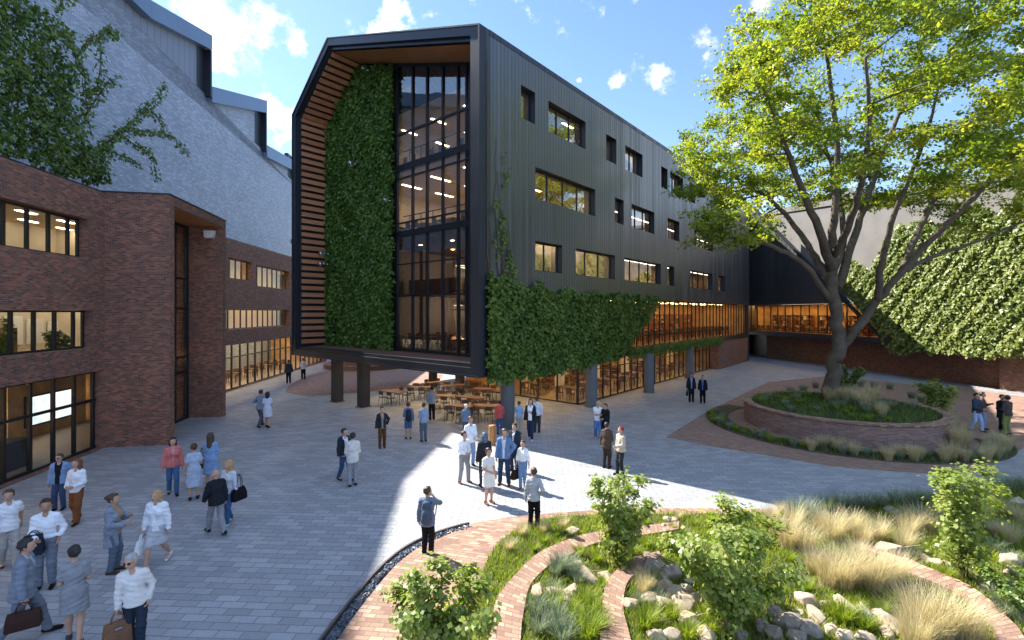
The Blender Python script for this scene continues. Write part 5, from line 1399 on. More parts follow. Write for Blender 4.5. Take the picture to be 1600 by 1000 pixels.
class Field:
    def __init__(s, h): s.h = h; s.pr = []
    def cap(s, a, b, ra, rb, k=.03, ys=1.0): s.pr.append(('c', np.array(a, float), np.array(b, float), ra, rb, k, ys))
    def ell(s, c, r, k=.03, rz=0.0): s.pr.append(('e', np.array(c, float), np.array(r, float), rz, 0, k, 1))
    def mesh(s, cuts=(), wr=0.0, seed=0):
        h = s.h; lo = np.full(3, 9.); hi = -lo; bb = []
        for p in s.pr:
            if p[0] == 'c': r = max(p[3], p[4]); a, b = np.minimum(p[1], p[2]) - r, np.maximum(p[1], p[2]) + r
            else: r = p[2].max(); a, b = p[1] - r, p[1] + r
            bb.append((a, b)); lo = np.minimum(lo, a); hi = np.maximum(hi, b)
        lo = lo - 2.5 * h; n = np.ceil((hi - lo) / h).astype(int) + 4
        f = np.full(n, .3)
        g = [lo[i] + np.arange(n[i]) * h for i in range(3)]
        for p, (a, b) in zip(s.pr, bb):
            i0 = np.maximum(((a - .07 - lo) / h).astype(int), 0); i1 = np.minimum(((b + .07 - lo) / h).astype(int) + 2, n)
            X, Y, Z = np.meshgrid(g[0][i0[0]:i1[0]], g[1][i0[1]:i1[1]], g[2][i0[2]:i1[2]], indexing='ij')
            if p[0] == 'c':
                A, B, ra, rb, k, ys = p[1:]
                dx, dy, dz = B - A; L2 = dx * dx + dy * dy + dz * dz + 1e-9
                t = np.clip(((X - A[0]) * dx + (Y - A[1]) * dy + (Z - A[2]) * dz) / L2, 0, 1)
                d = np.sqrt((X - A[0] - t * dx) ** 2 + ((Y - A[1] - t * dy) / ys) ** 2 + (Z - A[2] - t * dz) ** 2) - (ra + (rb - ra) * t)
            else:
                c, r, rz, _, k, _ = p[1:]
                x, y, z = X - c[0], Y - c[1], Z - c[2]
                if rz: cs, sn = math.cos(rz), math.sin(rz); x, y = x * cs + y * sn, -x * sn + y * cs
                k0 = np.sqrt((x / r[0]) ** 2 + (y / r[1]) ** 2 + (z / r[2]) ** 2); k1 = np.sqrt((x / r[0] ** 2) ** 2 + (y / r[1] ** 2) ** 2 + (z / r[2] ** 2) ** 2)
                d = k0 * (k0 - 1) / (k1 + 1e-9)
            sl = tuple(slice(i0[i], i1[i]) for i in range(3)); o = f[sl]
            hh = np.maximum(k - np.abs(o - d), 0) / k
            f[sl] = np.minimum(o, d) - hh * hh * k * .25
        X, Y, Z = np.meshgrid(*g, indexing='ij')
        if wr > 0:
            f += 1.7 * wr * (np.sin(X * 31 + Z * 47 + seed) * np.sin(Y * 37 - Z * 29 + seed * 2) + .7 * np.sin(Z * 63 + X * 21 + seed) - .8)
        for cu in cuts: f = np.maximum(f, cu(X, Y, Z))
        f[0] = f[-1] = .1; f[:, 0] = f[:, -1] = .1; f[:, :, 0] = f[:, :, -1] = .1
        return snets(f, lo, h)

CM = {}
def cloth(c):
    c = tuple(round(x, 3) for x in c)
    if c not in CM: CM[c] = m_cloth('fabric_%d' % len(CM), c)
    return CM[c]
SKIN = [m_plain('skin_tone_%d' % i, c, 0.55, 0, .06, 8) for i, c in enumerate([(0.50, 0.29, 0.20), (0.42, 0.225, 0.145), (0.28, 0.14, 0.085)])]
HAIR = {'dark': (0.018, 0.013, 0.011), 'brown': (0.06, 0.032, 0.018), 'auburn': (0.16, 0.062, 0.022), 'blond': (0.42, 0.27, 0.12), 'grey': (0.38, 0.38, 0.37), 'black': (0.01, 0.009, 0.009), 'red': (0.25, 0.02, 0.015), 'cap': (.6, .6, .58), 'blue': (.08, .12, .17)}
HM = {k: m_plain('hair_' + k, v, .5, 0, .25, 30, .3) for k, v in HAIR.items()}
EYE = m_plain('eye_dark', (0.02, 0.015, 0.012), .3); LIP = m_plain('lip_tone', (0.32, 0.12, 0.1), .5)
def C_(h): 
    return tuple((x / 255) ** 2.2 for x in (int(h[i:i + 2], 16) for i in (0, 2, 4)))
ARMS = {'down': (.245, -.03, .88), 'front': (.22, -.2, .95), 'back': (.235, .17, .92), 'waist': (.09, -.25, 1.08), 'fold': (-.06, -.22, 1.17), 'mouth': (.05, -.235, 1.46), 'phone': (.09, -.29, 1.24),
        'pocket': (.2, -.06, .93), 'hip': (.2, -.03, 1.03), 'carry': (.25, -.05, .87), 'reach': (.16, -.42, 1.15), 'hug': (.26, -.22, 1.22), 'strap': (.1, -.17, 1.3)}
PEOPLE = []
def person(u, head, feet, phi, label, top, bot, hair, hs='short', sex='m', arms=('down', 'down'), legs='stand', jacket=None, shoes='1a1512', skin=0, long=True, dress=None, tilt=0.0, turn=0.0, specs=False, wide=1.0, tuck=False, group=None, H=None, shorts=False):
    """u, head, feet: photo column, head top and sole rows; phi: apparent facing (0 to the viewer, 90 to the viewer's right, 180 away)"""
    p = G(u, feet); H_ = H or min(1.93, max(1.58, (feet - head) / F * p.y)); s = H_ / 1.79
    th = math.atan2(-p.x, p.y) + R(phi)
    pxh = (feet - head) * .64
    h = .0155 if pxh > 75 else (.019 if pxh > 48 else .024)
    root = empty('person', p, th); tag(root, label, 'person', group)
    w = (.94 if sex == 'f' else 1.0) * wide; sk = SKIN[skin]
    q = random.Random(hash(label) & 0xffff if False else int(u * 7 + feet))
    # legs
    pel = .93; J = {}; wseed = q.uniform(0, 9)
    if legs == 'stand': ft = [(.10, q.uniform(-.03, .05), .085), (-.10, q.uniform(-.05, .03), .085)]
    elif legs == 'wide': ft = [(.15, -.04, .085), (-.15, .04, .085)]
    elif legs == 'walk': ft = [(.085, -.30, .085), (-.085, .33, .15)]; pel = .90
    elif legs == 'walk2': ft = [(.085, .33, .15), (-.085, -.30, .085)]; pel = .90
    elif legs == 'step': ft = [(.09, -.16, .085), (-.09, .2, .11)]; pel = .92
    else: ft = [(.09, .0, .085), (-.05, -.12, .085)]
    hips = [(.088 * w, 0, pel), (-.088 * w, 0, pel)]
    L = []
    for hp, f_ in zip(hips, ft):
        kn, an = ik(hp, f_, .43, .425, (f_[0] * .3, -1, .12)); L.append((Vector(hp), kn, an))
    lean = Vector((0, -.03 if 'walk' in legs else 0.0, 0)) + Vector((math.sin(R(tilt)) * .5, 0, 0))
    def up(x, y, z): return Vector((x + lean.x * max(0, (z - .95)) / .55, y + lean.y * max(0, z - .95) / .55, z - .93 + pel))
    sh = [up(.160 * w, .005, 1.405), up(-.160 * w, .005, 1.405)]
    A = []
    for i, a in enumerate(arms):
        t = ARMS[a] if isinstance(a, str) else a; sg = 1 if i == 0 else -1
        tg = up(t[0] * sg, t[1], t[2])
        pole = (sg * .6, 1.0, -.35) if a not in ('hip', 'pocket') else (sg * .75, 1.0, 0)
        el, wr = ik(sh[i], tg, .285, .25, pole); A.append((sh[i], el, wr))
    # body
    B = Field(h); hd = R(turn)
    def hp_(x, y, z):   # head space: turned about the neck
        v = up(0, 0, z); return Vector((v.x + x * math.cos(hd) - y * math.sin(hd), v.y + x * math.sin(hd) + y * math.cos(hd), v.z))
    B.ell(up(0, .01, .97), (.158 * w, .112, .125)); B.cap(up(0, 0, 1.03), up(0, .005, 1.22), .116 * w, .122 * w, .05, .82)
    B.ell(up(0, .005, 1.29), (.150 * w, .108, .165), .05); B.cap(up(0, .015, 1.45), up(.140 * w, .01, 1.41), .05, .046, .05); B.cap(up(0, .015, 1.45), up(-.140 * w, .01, 1.41), .05, .046, .05)
    if sex == 'f':
        for sx in (-1, 1): B.ell(up(sx * .07, -.085, 1.29), (.06, .05, .06), .04)
    B.cap(up(0, .015, 1.44), hp_(0, -.0, 1.575), .056 if sex == 'm' else .048, .05 if sex == 'm' else .045, .04)
    B.ell(hp_(0, -.008, 1.66), (.081, .101, .108), .02, hd); B.ell(hp_(0, -.05, 1.59), (.058, .058, .056), .04, hd)
    B.cap(hp_(0, -.104, 1.65), hp_(0, -.124, 1.617), .011, .0175, .015)
    for sx in (-1, 1):
        B.ell(hp_(sx * .084, .005, 1.632), (.014, .024, .034), .012, hd); B.ell(hp_(sx * .031, -.094, 1.67), (.026, .014, .010), .015, hd)
    for (hp, kn, an), f_ in zip(L, ft):
        B.cap(hp, kn, .082 * w, .055, .04); B.cap(kn, ip3(kn, an, .35), .052, .057, .03); B.cap(ip3(kn, an, .3), an, .054, .036, .03)
        up_ = f_[2] > .1
        B.cap((an.x, an.y + .03, an.z - .04), (an.x * 1.15, an.y - .16, .03 + (.0 if not up_ else .02)), .04, .03, .02)
    hands = []
    for i, (s0, el, wr) in enumerate(A):
        sg = 1 if i == 0 else -1
        B.cap(s0, el, .046 * w, .038, .03); B.cap(el, wr, .041, .027, .02)
        d = (wr - el).normalized(); nrm = Vector((sg, .3, 0)); nrm = (nrm - d * nrm.dot(d)).normalized(); sd = d.cross(nrm)
        kn = wr + d * .085
        B.cap(wr + d * .02 + sd * .016, kn + sd * .022, .022, .019, .02); B.cap(wr + d * .02 - sd * .016, kn - sd * .022, .022, .019, .02); hands.append((wr, kn, d, nrm, sd, sg))
    V, F4 = B.mesh()
    mb = MB()
    for (wr, kn, d, nrm, sd, sg) in hands:
        for k, (o, ln) in enumerate(((-.033, .062), (-.011, .074), (.011, .07), (.033, .055))):
            b = kn + sd * o - d * .012; m1 = b + d * ln * .55 - nrm * .012; e = m1 + d * ln * .35 - nrm * .035
            mb.tube([b, m1, e], [.0105, .0095, .007], 5)
        fw_ = sd if sd.y < 0 else -sd
        b = wr + d * .035 + fw_ * .022; mb.tube([b, b + fw_ * .03 + d * .022 - nrm * .008, b + fw_ * .038 + d * .05 - nrm * .016], [.0125, .011, .008], 5)
    for sx in (-1, 1):
        c = hp_(sx * .031, -.098, 1.648); mb.lathe([(0.001, -.009), (.009, -.005), (.012, 0), (.009, .005), (.001, .009)], c, 8, 1)
    c = hp_(0, -.104, 1.586); r_ = (hp_(.024, -.099, 1.586) - c); mb.tube([c - r_, c + r_], [.007, .007], 5, 2)
    nv = len(V); V2 = np.vstack([V, np.array([tuple(v) for v in mb.v])])
    tri = [f + [f[-1]] if len(f) == 3 else f for f in mb.f]
    me = bpy.data.meshes.new('person_body')
    me.from_pydata((V2 * s).tolist(), [], F4.tolist() + [[i + nv for i in f] for f in mb.f])
    for mt in (sk, EYE, LIP): me.materials.append(mt)
    me.polygons.foreach_set('material_index', [0] * len(F4) + mb.m); me.polygons.foreach_set('use_smooth', [True] * len(me.polygons)); me.update()
    o = bpy.data.objects.new('body', me); link(o, root, True)
    def garment(name, fld, col, cuts=(), wr=.0022, mat=None):
        V, F4 = fld.mesh(cuts, wr, wseed)
        o = bpy.data.objects.new(name, npmesh(name, V * s, F4, mat or cloth(C_(col)), True)); link(o, root, True); return o
    def trunk_f(fl, e, low=.9, belly=0):
        fl.ell(up(0, .005, 1.29), (.150 * w + e, .108 + e, .165 + e), .05); fl.cap(up(0, .015, 1.45), up(.142 * w, .01, 1.41), .05 + e, .047 + e, .05); fl.cap(up(0, .015, 1.45), up(-.142 * w, .01, 1.41), .05 + e, .047 + e, .05)
        fl.cap(up(0, 0, 1.05), up(0, .005, 1.22), .119 * w + e, .125 * w + e, .06, .84 + belly); fl.ell(up(0, .01, .98), (.16 * w + e, .114 + e, .125), .06)
        if low < .9: fl.cap(up(0, .005, 1.02), up(0, .01, low + .04), .136 * w + e, .166 * w + e, .06, .86)
        if sex == 'f':
            for sx in (-1, 1): fl.ell(up(sx * .07, -.085, 1.29), (.06 + e, .05 + e, .06 + e), .05)
    def sleeves(fl, e, full=True):
        for (s0, el, wr) in A:
            if full: fl.cap(s0, el, .047 * w + e, .041 + e, .035); fl.cap(el, ip3(el, wr, .97), .041 + e, .030 + e, .02)
            else: fl.cap(s0, ip3(s0, el, .62), .048 * w + e, .05 + e, .035)
    zc = lambda z: z - .93 + pel
    neck = lambda X, Y, Z: Z - zc(1.50)
    def vneck(X, Y, Z): return -np.maximum(np.maximum(np.abs(X - lean.x * .8) * 1.0 - .055 + (zc(1.5) - Z) * .35, Y + .03), zc(1.425) - Z)
    if dress:
        T = Field(h); trunk_f(T, .012); sleeves(T, .012, long)
        hem = dress[1]; T.cap(up(0, .005, 1.08), up(0, .005, hem + .02), .128 * w, .19 + dress[2], .08, .85)
        for (hp, kn, an) in L: T.cap(hp, ip3(hp, kn, .9), .095, .105 + dress[2] * .6, .10)
        garment('dress', T, dress[0], (neck, lambda X, Y, Z: zc(hem) - Z), .0032)
    else:
        if bot:
            T = Field(h)
            T.ell(up(0, .01, .975), (.162 * w + .008, .122, .115), .05)
            if bot[0] == 'skirt':
                T.cap(up(0, .005, 1.04), up(0, .005, .55), .125 * w, .165, .06, .85)
                for (hp, kn, an) in L: T.cap(hp, kn, .09, .08, .09)
                garment('skirt', T, bot[1], (lambda X, Y, Z: zc(.54) - Z,), .002)
            else:
                lw = .013 if bot[0] == 'slim' else (.03 if bot[0] == 'loose' else .016)
                for (hp, kn, an) in L:
                    T.cap(hp, kn, .084 * w + .008, .058 + lw, .05); T.cap(kn, (an.x, an.y, an.z - .03), .056 + lw, .045 + lw, .03)
                cuts = [lambda X, Y, Z: Z - zc(1.06)]
                if shorts: cuts.append(lambda X, Y, Z: zc(.5) - Z)
                else: cuts.append(lambda X, Y, Z: .055 - Z)
                garment('shorts' if shorts else 'trousers', T, bot[1], cuts, .0032)
        if top:
            T = Field(h); hem = 1.0 if tuck else .86; trunk_f(T, .012, hem if not tuck else .9); sleeves(T, .012, long)
            T.cap(up(0, .015, 1.46), hp_(0, .0, 1.515), .062, .055, .03)
            garment('shirt', T, top, (lambda X, Y, Z: Z - zc(1.525) + np.maximum(0, -Y - .02) * .6, vneck, lambda X, Y, Z: zc(hem) - Z), .0032)
            if tuck:
                T = Field(h); T.cap(up(0, 0, 1.005), up(0, 0, 1.03), .142 * w, .142 * w, .02, .82)
                garment('belt', T, '221a15', (lambda X, Y, Z: np.abs(Z - zc(1.02)) - .02,), 0)
        if jacket:
            T = Field(h); jh = jacket[1] if len(jacket) > 1 else .80; trunk_f(T, .029, jh); sleeves(T, .025, True)
            T.cap(up(0, .02, 1.45), hp_(0, .012, 1.495), .068, .064, .03)
            op = jacket[2] if len(jacket) > 2 else .05
            def openf(X, Y, Z): return -np.maximum(np.maximum(np.abs(X - lean.x * np.clip((Z - .95) / .55, 0, 2)) - op - np.clip(Z - zc(1.1), 0, 1) * .10, Y + .02), Z - zc(1.56))
            cl_ = [lambda X, Y, Z: Z - zc(1.525) + np.maximum(0, -Y) * .8, lambda X, Y, Z: zc(jh) - Z]
            if op > 0: cl_.append(openf)
            garment('jacket', T, jacket[0], cl_, .0032)
    for (hp, kn, an), f_ in zip(L, ft):
        T = Field(h); lift = f_[2] > .1
        T.cap((an.x, an.y + .045, an.z - .045), (an.x * 1.15, an.y - .17, .034 if not lift else .03), .045, .036, .02); T.cap((an.x, an.y + .03, an.z - .03), (an.x, an.y, an.z + .0), .044, .042, .02)
        garment('shoe', T, shoes, (lambda X, Y, Z: .004 - Z,), 0)
    if hs != 'bald':
        T = Field(h); hc = hp_(0, 0, 1.655)
        T.ell(hp_(0, .004, 1.675), (.094, .112, .110), .02, hd)
        if hs == 'long':
            T.cap(hp_(0, .05, 1.64), hp_(0, .085, 1.36), .08, .07, .05); T.cap(hp_(.07, .0, 1.62), hp_(.085, .03, 1.40), .035, .03, .04); T.cap(hp_(-.07, .0, 1.62), hp_(-.085, .03, 1.40), .035, .03, .04)
        elif hs == 'mid':
            T.cap(hp_(0, .04, 1.64), hp_(0, .06, 1.50), .082, .07, .05); T.cap(hp_(.068, .0, 1.62), hp_(.07, .02, 1.50), .034, .03, .04); T.cap(hp_(-.068, .0, 1.62), hp_(-.07, .02, 1.50), .034, .03, .04)
        elif hs == 'bun': T.ell(hp_(0, .115, 1.69), (.05, .048, .05), .02)
        cs, sn = math.cos(hd), math.sin(hd)
        def yl(X, Y): return -(X - hc.x) * sn + (Y - hc.y) * cs
        zf = zc(1.70)
        cuts = [lambda X, Y, Z: -np.maximum(Z - zf - .03 * np.clip(-yl(X, Y) / .1, -1, 1), yl(X, Y) + .028)]
        if hs in ('short', 'cap', 'bun'): cuts.append(lambda X, Y, Z: zc(1.595) - Z + np.clip(-yl(X, Y), -.1, .1) * .5)
        if hs == 'cap': T.ell(hp_(0, -.09, 1.715), (.06, .06, .012), .015, hd)
        garment('cap' if hs == 'cap' else 'hair', T, '000000', cuts, .003, HM[hair])
    if specs:
        m = MB(); a, b = hp_(-.062, -.102, 1.65), hp_(.062, -.102, 1.65)
        for c in (hp_(-.032, -.106, 1.645), hp_(.032, -.106, 1.645)): m.tube([c + Vector((0, .004, 0)), c - Vector((0, .004, 0))], [.026, .026], 10)
        m.tube([a, b], [.004, .004], 5); m.tube([b, hp_(.08, .0, 1.645)], [.004, .004], 5); m.tube([a, hp_(-.08, .0, 1.645)], [.004, .004], 5)
        m.v = [v * s for v in m.v]; m.build('glasses', M['mullion'], root, True)
    mw = Matrix.Translation(p) @ Matrix.Rotation(th, 4, 'Z')
    rec = dict(root=root, s=s, th=th, mw=mw, wr=[mw @ (x[2] * s) for x in A], kn=[mw @ (hx[1] * s) for hx in hands], up=up)
    PEOPLE.append(rec); return rec

def bag(name, label, at, th, w, hgt, d, col, strap=.16, shape='tote', cat='bag', long_strap=None):
    """bag hanging with its handle at the point `at`"""
    root = empty(name, at, th); tag(root, label, cat)
    mt = cloth(C_(col)); m = MB(); tp = .82 if shape == 'tote' else .9; z1 = -strap; z0 = -strap - hgt
    def ringz(z, k, kd): return [(-w / 2 * k, -d / 2 * kd, z), (w / 2 * k, -d / 2 * kd, z), (w / 2 * k, d / 2 * kd, z), (-w / 2 * k, d / 2 * kd, z)]
    rs = [ringz(z0, .94, .9), ringz(z0 + .03, 1, 1), ringz(z0 + hgt * .55, .97, .95), ringz(z1 - .02, tp, .45), ringz(z1, tp * .97, .3)]
    m.poly(list(reversed(rs[0])))
    for a, b in zip(rs[:-1], rs[1:]):
        for i in range(4): m.poly([a[i], a[(i + 1) % 4], b[(i + 1) % 4], b[i]])
    m.poly(rs[-1]); o = m.build('bag_body', mt, root, True, bevel=.012)
    m = MB()
    for sy in (-1, 1):
        pts = [Vector((math.cos(t) * w * .22, sy * d * .18, z1 - .02 + math.sin(t) * (strap + .03))) for t in np.linspace(0, math.pi, 9)]
        m.tube(pts, .009, 5)
        hd_ = m
    m.build('handle', mt, root, True)
    if shape == 'brief':
        m = MB(); m.box(Frame((0, 0), (1, 0)), -.05, .05, -d / 2 - .012, -d / 2 + .01, z1 - .11, z1 - .08); m.build('clasp', M['chrome'], root, True)
    return root
def backpack(rec, label, col, side=0.0):
    s = rec['s']; root = empty('backpack', rec['mw'] @ Vector((side, .19 * s, 1.2 * s)), rec['th']); tag(root, label, 'backpack')
    fl = Field(.02); fl.cap((0, 0.02, -.17), (0, 0.01, .15), .135, .115, .03, .62); fl.cap((0, .08, -.14), (0, .08, -.02), .085, .08, .04, .6)
    V, F4 = fl.mesh(); o = bpy.data.objects.new('pack', npmesh('pack', V, F4, cloth(C_(col)), True)); link(o, root, True)
    m = MB()
    for sx in (-.09, .09):
        m.tube([(sx, -.04, .16), (sx * 1.05, -.15, .26), (sx * 1.15, -.30, .2), (sx * 1.25, -.345, .02), (sx * 1.35, -.24, -.15), (sx, -.05, -.2)], .014, 5)
    m.build('strap', cloth(C_(col)), root, True)

# near group on the left
pA = person(14, 763, 886, 12, 'man in a white short sleeved polo shirt and pale trousers at the left edge', 'e8e8ea', ('straight', 'a9a39c'), 'brown', arms=('back', 'down'), long=False, legs='step', shoes='5a3a26', turn=-25)
pB = person(72, 778, 917, -14, 'bearded man in a tucked white shirt with a dark jacket over his arm', 'eceef2', ('straight', '6f7682'), 'dark', arms=('pocket', 'waist'), tuck=True, legs='stand', turn=10, skin=1, wide=1.04)
pC = person(36, 838, 1002, 78, 'man in a grey suit and rust tie striding right with a brown leather bag', 'aeb9c8', ('straight', '6d7480'), 'dark', arms=('down', 'carry'), legs='walk', jacket=('7b8492', .78, .02), wide=1.06)
pD = person(116, 850, 1004, 172, 'woman in a belted grey dress with a dark bun seen from behind', None, None, 'dark', 'bun', 'f', arms=('waist', 'waist'), legs='step', dress=('8b8d93', .60, .0), long=False, shoes='3a3f48', turn=25)
pE = person(212, 862, 1016, -8, 'grey haired man with sunglasses in an ivory shirt carrying a tan bag', 'd9d6d2', ('straight', '2b3440'), 'grey', arms=('pocket', 'carry'), legs='step', tilt=-6, specs=True, wide=1.08, turn=-25)
pF = person(93, 708, 796, -22, 'man with glasses in an open light blue shirt over a black tee', '1d2026', ('straight', '3c4a63'), 'brown', arms=('back', 'down'), legs='stand', jacket=('7d99bd', .84, .06), specs=True, turn=-15)
pG = person(120, 715, 816, -32, 'woman with long auburn hair in a loose white top and rust brown trousers', 'e6e7ea', ('loose', '7a4a2c'), 'auburn', 'long', 'f', arms=('waist', 'waist'), legs='step', shoes='3b2417', turn=-20)
pH = person(177, 770, 894, 62, 'woman with pinned up brown hair in a long grey jacket with a tan scarf', 'a98b62', ('straight', '5d6675'), 'brown', 'bun', 'f', arms=('phone', 'waist'), legs='stand', jacket=('848c99', .62, .05), shoes='4a3b30', turn=10)
pI = person(246, 761, 883, -28, 'blond woman in a cropped white jacket and pale skirt walking with white shopping bags', 'f0f0f2', ('skirt', 'b9b8bd'), 'blond', 'long', 'f', arms=('down', 'carry'), legs='walk2', jacket=('e4e6ea', .96, .02), shoes='d6d6d6', turn=-10)
pJ = person(270, 682, 772, 2, 'dark haired woman in a salmon pink cardigan and blue jeans facing the viewer', 'd68a86', ('slim', '45648c'), 'dark', 'mid', 'f', arms=('down', 'down'), legs='step', jacket=('c9736f', .86, .015), shoes='16161a')
pK = person(303, 692, 780, 176, 'woman in a pale blue grey dress standing with her back to the viewer', None, None, 'brown', 'bun', 'f', arms=('down', 'waist'), legs='stand', dress=('a9b6ca', .42, .01), long=False, shoes='20242c')
pL = person(329, 675, 764, 158, 'long haired woman in a denim blue dress with a shoulder bag', None, None, 'brown', 'long', 'f', arms=('waist', 'waist'), legs='stand', dress=('7f9dc4', .5, .01), long=True, shoes='20242c')
pM = person(338, 731, 834, 200, 'bald man in a black jacket and grey trousers walking away', '2a2c30', ('straight', '8a8d92'), 'grey', 'bald', arms=('front', 'down'), legs='walk', jacket=('23262c', .84, 0), shoes='24262a', turn=15)
pN = person(357, 717, 818, -42, 'blond woman in a pale sweater and blue jeans with a black shoulder bag', 'c3c9d3', ('slim', '3c5d86'), 'blond', 'long', 'f', arms=('down', 'waist'), legs='step', shoes='d2d2d2', turn=-20)
# couples further back
person(407, 606, 667, 150, 'man in a grey blue shirt with his arm round the woman in white', '7f8a9b', ('straight', '4c535f'), 'dark', arms=('hug', 'down'), legs='walk', shoes='202020')
person(418, 611, 668, 165, 'black haired woman in a short white dress held by the man beside her', None, None, 'black', 'mid', 'f', arms=('down', 'waist'), legs='step', dress=('c9d0dc', .55, .0), long=False)
pO = person(451, 562, 599, 185, 'distant man in a dark jacket walking along the glass front', '8ea0b5', ('straight', '1a1d22'), 'dark', arms=('down', 'down'), legs='stand', jacket=('3a424e', .84, .03))
person(474, 559, 593, 180, 'distant person in a white shirt and black trousers near the brick patch', 'd9dde3', ('straight', '17191d'), 'brown', arms=('waist', 'waist'), legs='stand')
pP = person(538, 668, 750, 38, 'man in a dark jacket and jeans with a black backpack turned to his companion', 'd5dbe4', ('slim', '3a5478'), 'dark', arms=('waist', 'down'), legs='step', jacket=('2c323c', .88, .06), turn=20)
person(551, 675, 759, 190, 'man in an ivory blazer and grey trousers seen from behind', 'd9d6d0', ('straight', '8f9299'), 'dark', arms=('waist', 'waist'), legs='stand', jacket=('cbc8c4', .80, 0))
person(597, 635, 700, 8, 'woman in a dark jacket and brown trousers standing alone at the edge of the light', '8e8880', ('slim', '5c3f28'), 'brown', 'bun', 'f', arms=('hip', 'down'), legs='stand', jacket=('2e2f33', .88, .03), shoes='5a3a24')
pQ = person(638, 628, 686, 185, 'person in a blue top and denim shorts with a dark backpack', '5f7a9c', ('straight', '50698c'), 'brown', arms=('waist', 'down'), legs='stand', shorts=True, long=True, shoes='4a3a30')
person(662, 628, 690, 195, 'man in a slate blue shirt and grey trousers next to the person with shorts', '8494aa', ('straight', '58616f'), 'dark', arms=('waist', 'waist'), legs='stand')
person(675, 603, 656, 190, 'person in a grey shirt standing beside the dark café tables', '8c95a2', ('straight', '1e2126'), 'black', arms=('down', 'waist'), legs='stand')
# sunlit group
person(725, 673, 754, 28, 'man in a white shirt and grey trousers with folded hands in the sunlit group', 'f0f2f5', ('straight', '8f8f92'), 'dark', arms=('waist', 'waist'), legs='wide', shoes='6a4328', tuck=True, turn=25)
person(735, 650, 728, 20, 'person with a tan cap in a white shirt and jeans behind the sunlit group', 'e7ebf0', ('straight', '7f97b8'), 'brown', 'cap', arms=('waist', 'down'), legs='stand')
pR = person(757, 675, 760, 200, 'person with dark blue grey hair wearing a black jacket in the sunlit group', '6b6f76', ('straight', '3a3f48'), 'blue', 'mid', arms=('down', 'waist'), legs='stand', jacket=('26292f', .8, 0))
person(763, 699, 786, 30, 'woman in a short cream dress at the front of the sunlit group', None, None, 'dark', 'bun', 'f', arms=('down', 'waist'), legs='stand', dress=('e2ded6', .56, .0), long=False, shoes='7b5035')
person(788, 669, 757, -10, 'man in a blue blazer and navy trousers with a foot set wide', 'c4d0de', ('straight', '2f4058'), 'brown', arms=('hip', 'down'), legs='wide', jacket=('5d7ca5', .84, .03), shoes='5f3a22', turn=30)
pS = person(804, 661, 735, -30, 'man in a dark jacket half hidden behind the man in the blue blazer', 'cfd6df', ('straight', '2c3648'), 'dark', arms=('down', 'waist'), legs='stand', jacket=('2b333f', .82, .02))
pT = person(817, 690, 762, -18, 'woman in a white top and blue jeans holding a dark brown handbag', 'eef0f3', ('slim', '6d88ab'), 'brown', 'bun', 'f', arms=('down', 'carry'), legs='cross', tuck=True, shoes='8a5f45')
person(781, 625, 679, 184, 'person in a red shirt and blue trousers beside the round column', 'b8544e', ('straight', '40587c'), 'dark', arms=('down', 'waist'), legs='stand')
person(811, 627, 678, 176, 'woman in a light blue top and wide beige trousers beyond the column', '8fb0d4', ('loose', 'b8ab98'), 'brown', 'bun', 'f', arms=('phone', 'waist'), legs='stand')
person(829, 622, 687, -12, 'woman in a white top with a black cardigan and navy trousers', 'eceef2', ('slim', '2a3750'), 'dark', 'mid', 'f', arms=('phone', 'down'), legs='step', jacket=('24272d', .84, .08), shoes='c9c9c9')
person(839, 619, 676, 170, 'person in a pale shirt standing behind the woman with the black cardigan', 'd4dae2', ('straight', '3a3f48'), 'brown', arms=('waist', 'down'), legs='stand')
person(728, 637, 684, 190, 'person with a white cap in a blue jacket near the café tables', '62758e', ('straight', '3f4d62'), 'cap', 'cap', arms=('waist', 'down'), legs='stand')
pU = person(668, 765, 868, 158, 'man with a grey backpack touching his mouth beside the curved steel edging', '76808f', ('straight', '17191d'), 'brown', arms=('down', 'mouth'), legs='stand', jacket=('6b7688', .80, 0), turn=-35, H=1.66)
person(834, 733, 828, 168, 'man in a light grey shirt and black trousers standing at the grass bed', 'a8acb3', ('straight', '121316'), 'brown', arms=('down', 'hip'), legs='stand', turn=40, H=1.68)
# right of the columns
person(934, 625, 686, 4, 'bald man in a white tee shirt and blue jeans with his arms folded', 'e9edf2', ('straight', '5b83b8'), 'grey', 'bald', arms=('fold', 'fold'), legs='step', long=False, shoes='d0d0d0')
person(946, 630, 688, -35, 'dark haired person in a black jacket behind the bald man', '26282c', ('straight', '202227'), 'black', arms=('waist', 'waist'), legs='stand', jacket=('202226', .82, 0))
person(948, 659, 731, 152, 'man in a brown suit facing the red haired person', '8b8378', ('straight', '3a322a'), 'dark', arms=('down', 'waist'), legs='stand', jacket=('4a3f35', .78, 0))
person(970, 666, 741, -52, 'person with bright red hair in a beige jacket and dark trousers', 'cfc6b8', ('slim', '2a2c30'), 'red', arms=('waist', 'down'), legs='cross', jacket=('b3a694', .86, .03))
pV = person(1080, 583, 628, 10, 'distant man in a dark navy coat carrying a briefcase', '7a93b5', ('straight', '15171b'), 'black', arms=('down', 'carry'), legs='stand', jacket=('1d222c', .66, .03), skin=1)
person(1098, 586, 630, -5, 'distant man in a black suit walking beside the man with the briefcase', '4b6c9c', ('straight', '101216'), 'brown', arms=('down', 'down'), legs='stand', jacket=('191d26', .80, .03))
person(1526, 613, 674, 60, 'black haired person in a dark jacket and pale blue jeans by the tree planter', '3a4350', ('slim', '9fb6d6'), 'black', arms=('waist', 'waist'), legs='step', jacket=('39424f', .9, 0), shoes='20242a')
person(1535, 612, 671, 84, 'person half hidden behind the dark jacketed person with pale jeans', '5c4a44', ('straight', '8ea4c4'), 'black', arms=('phone', 'down'), legs='stand')
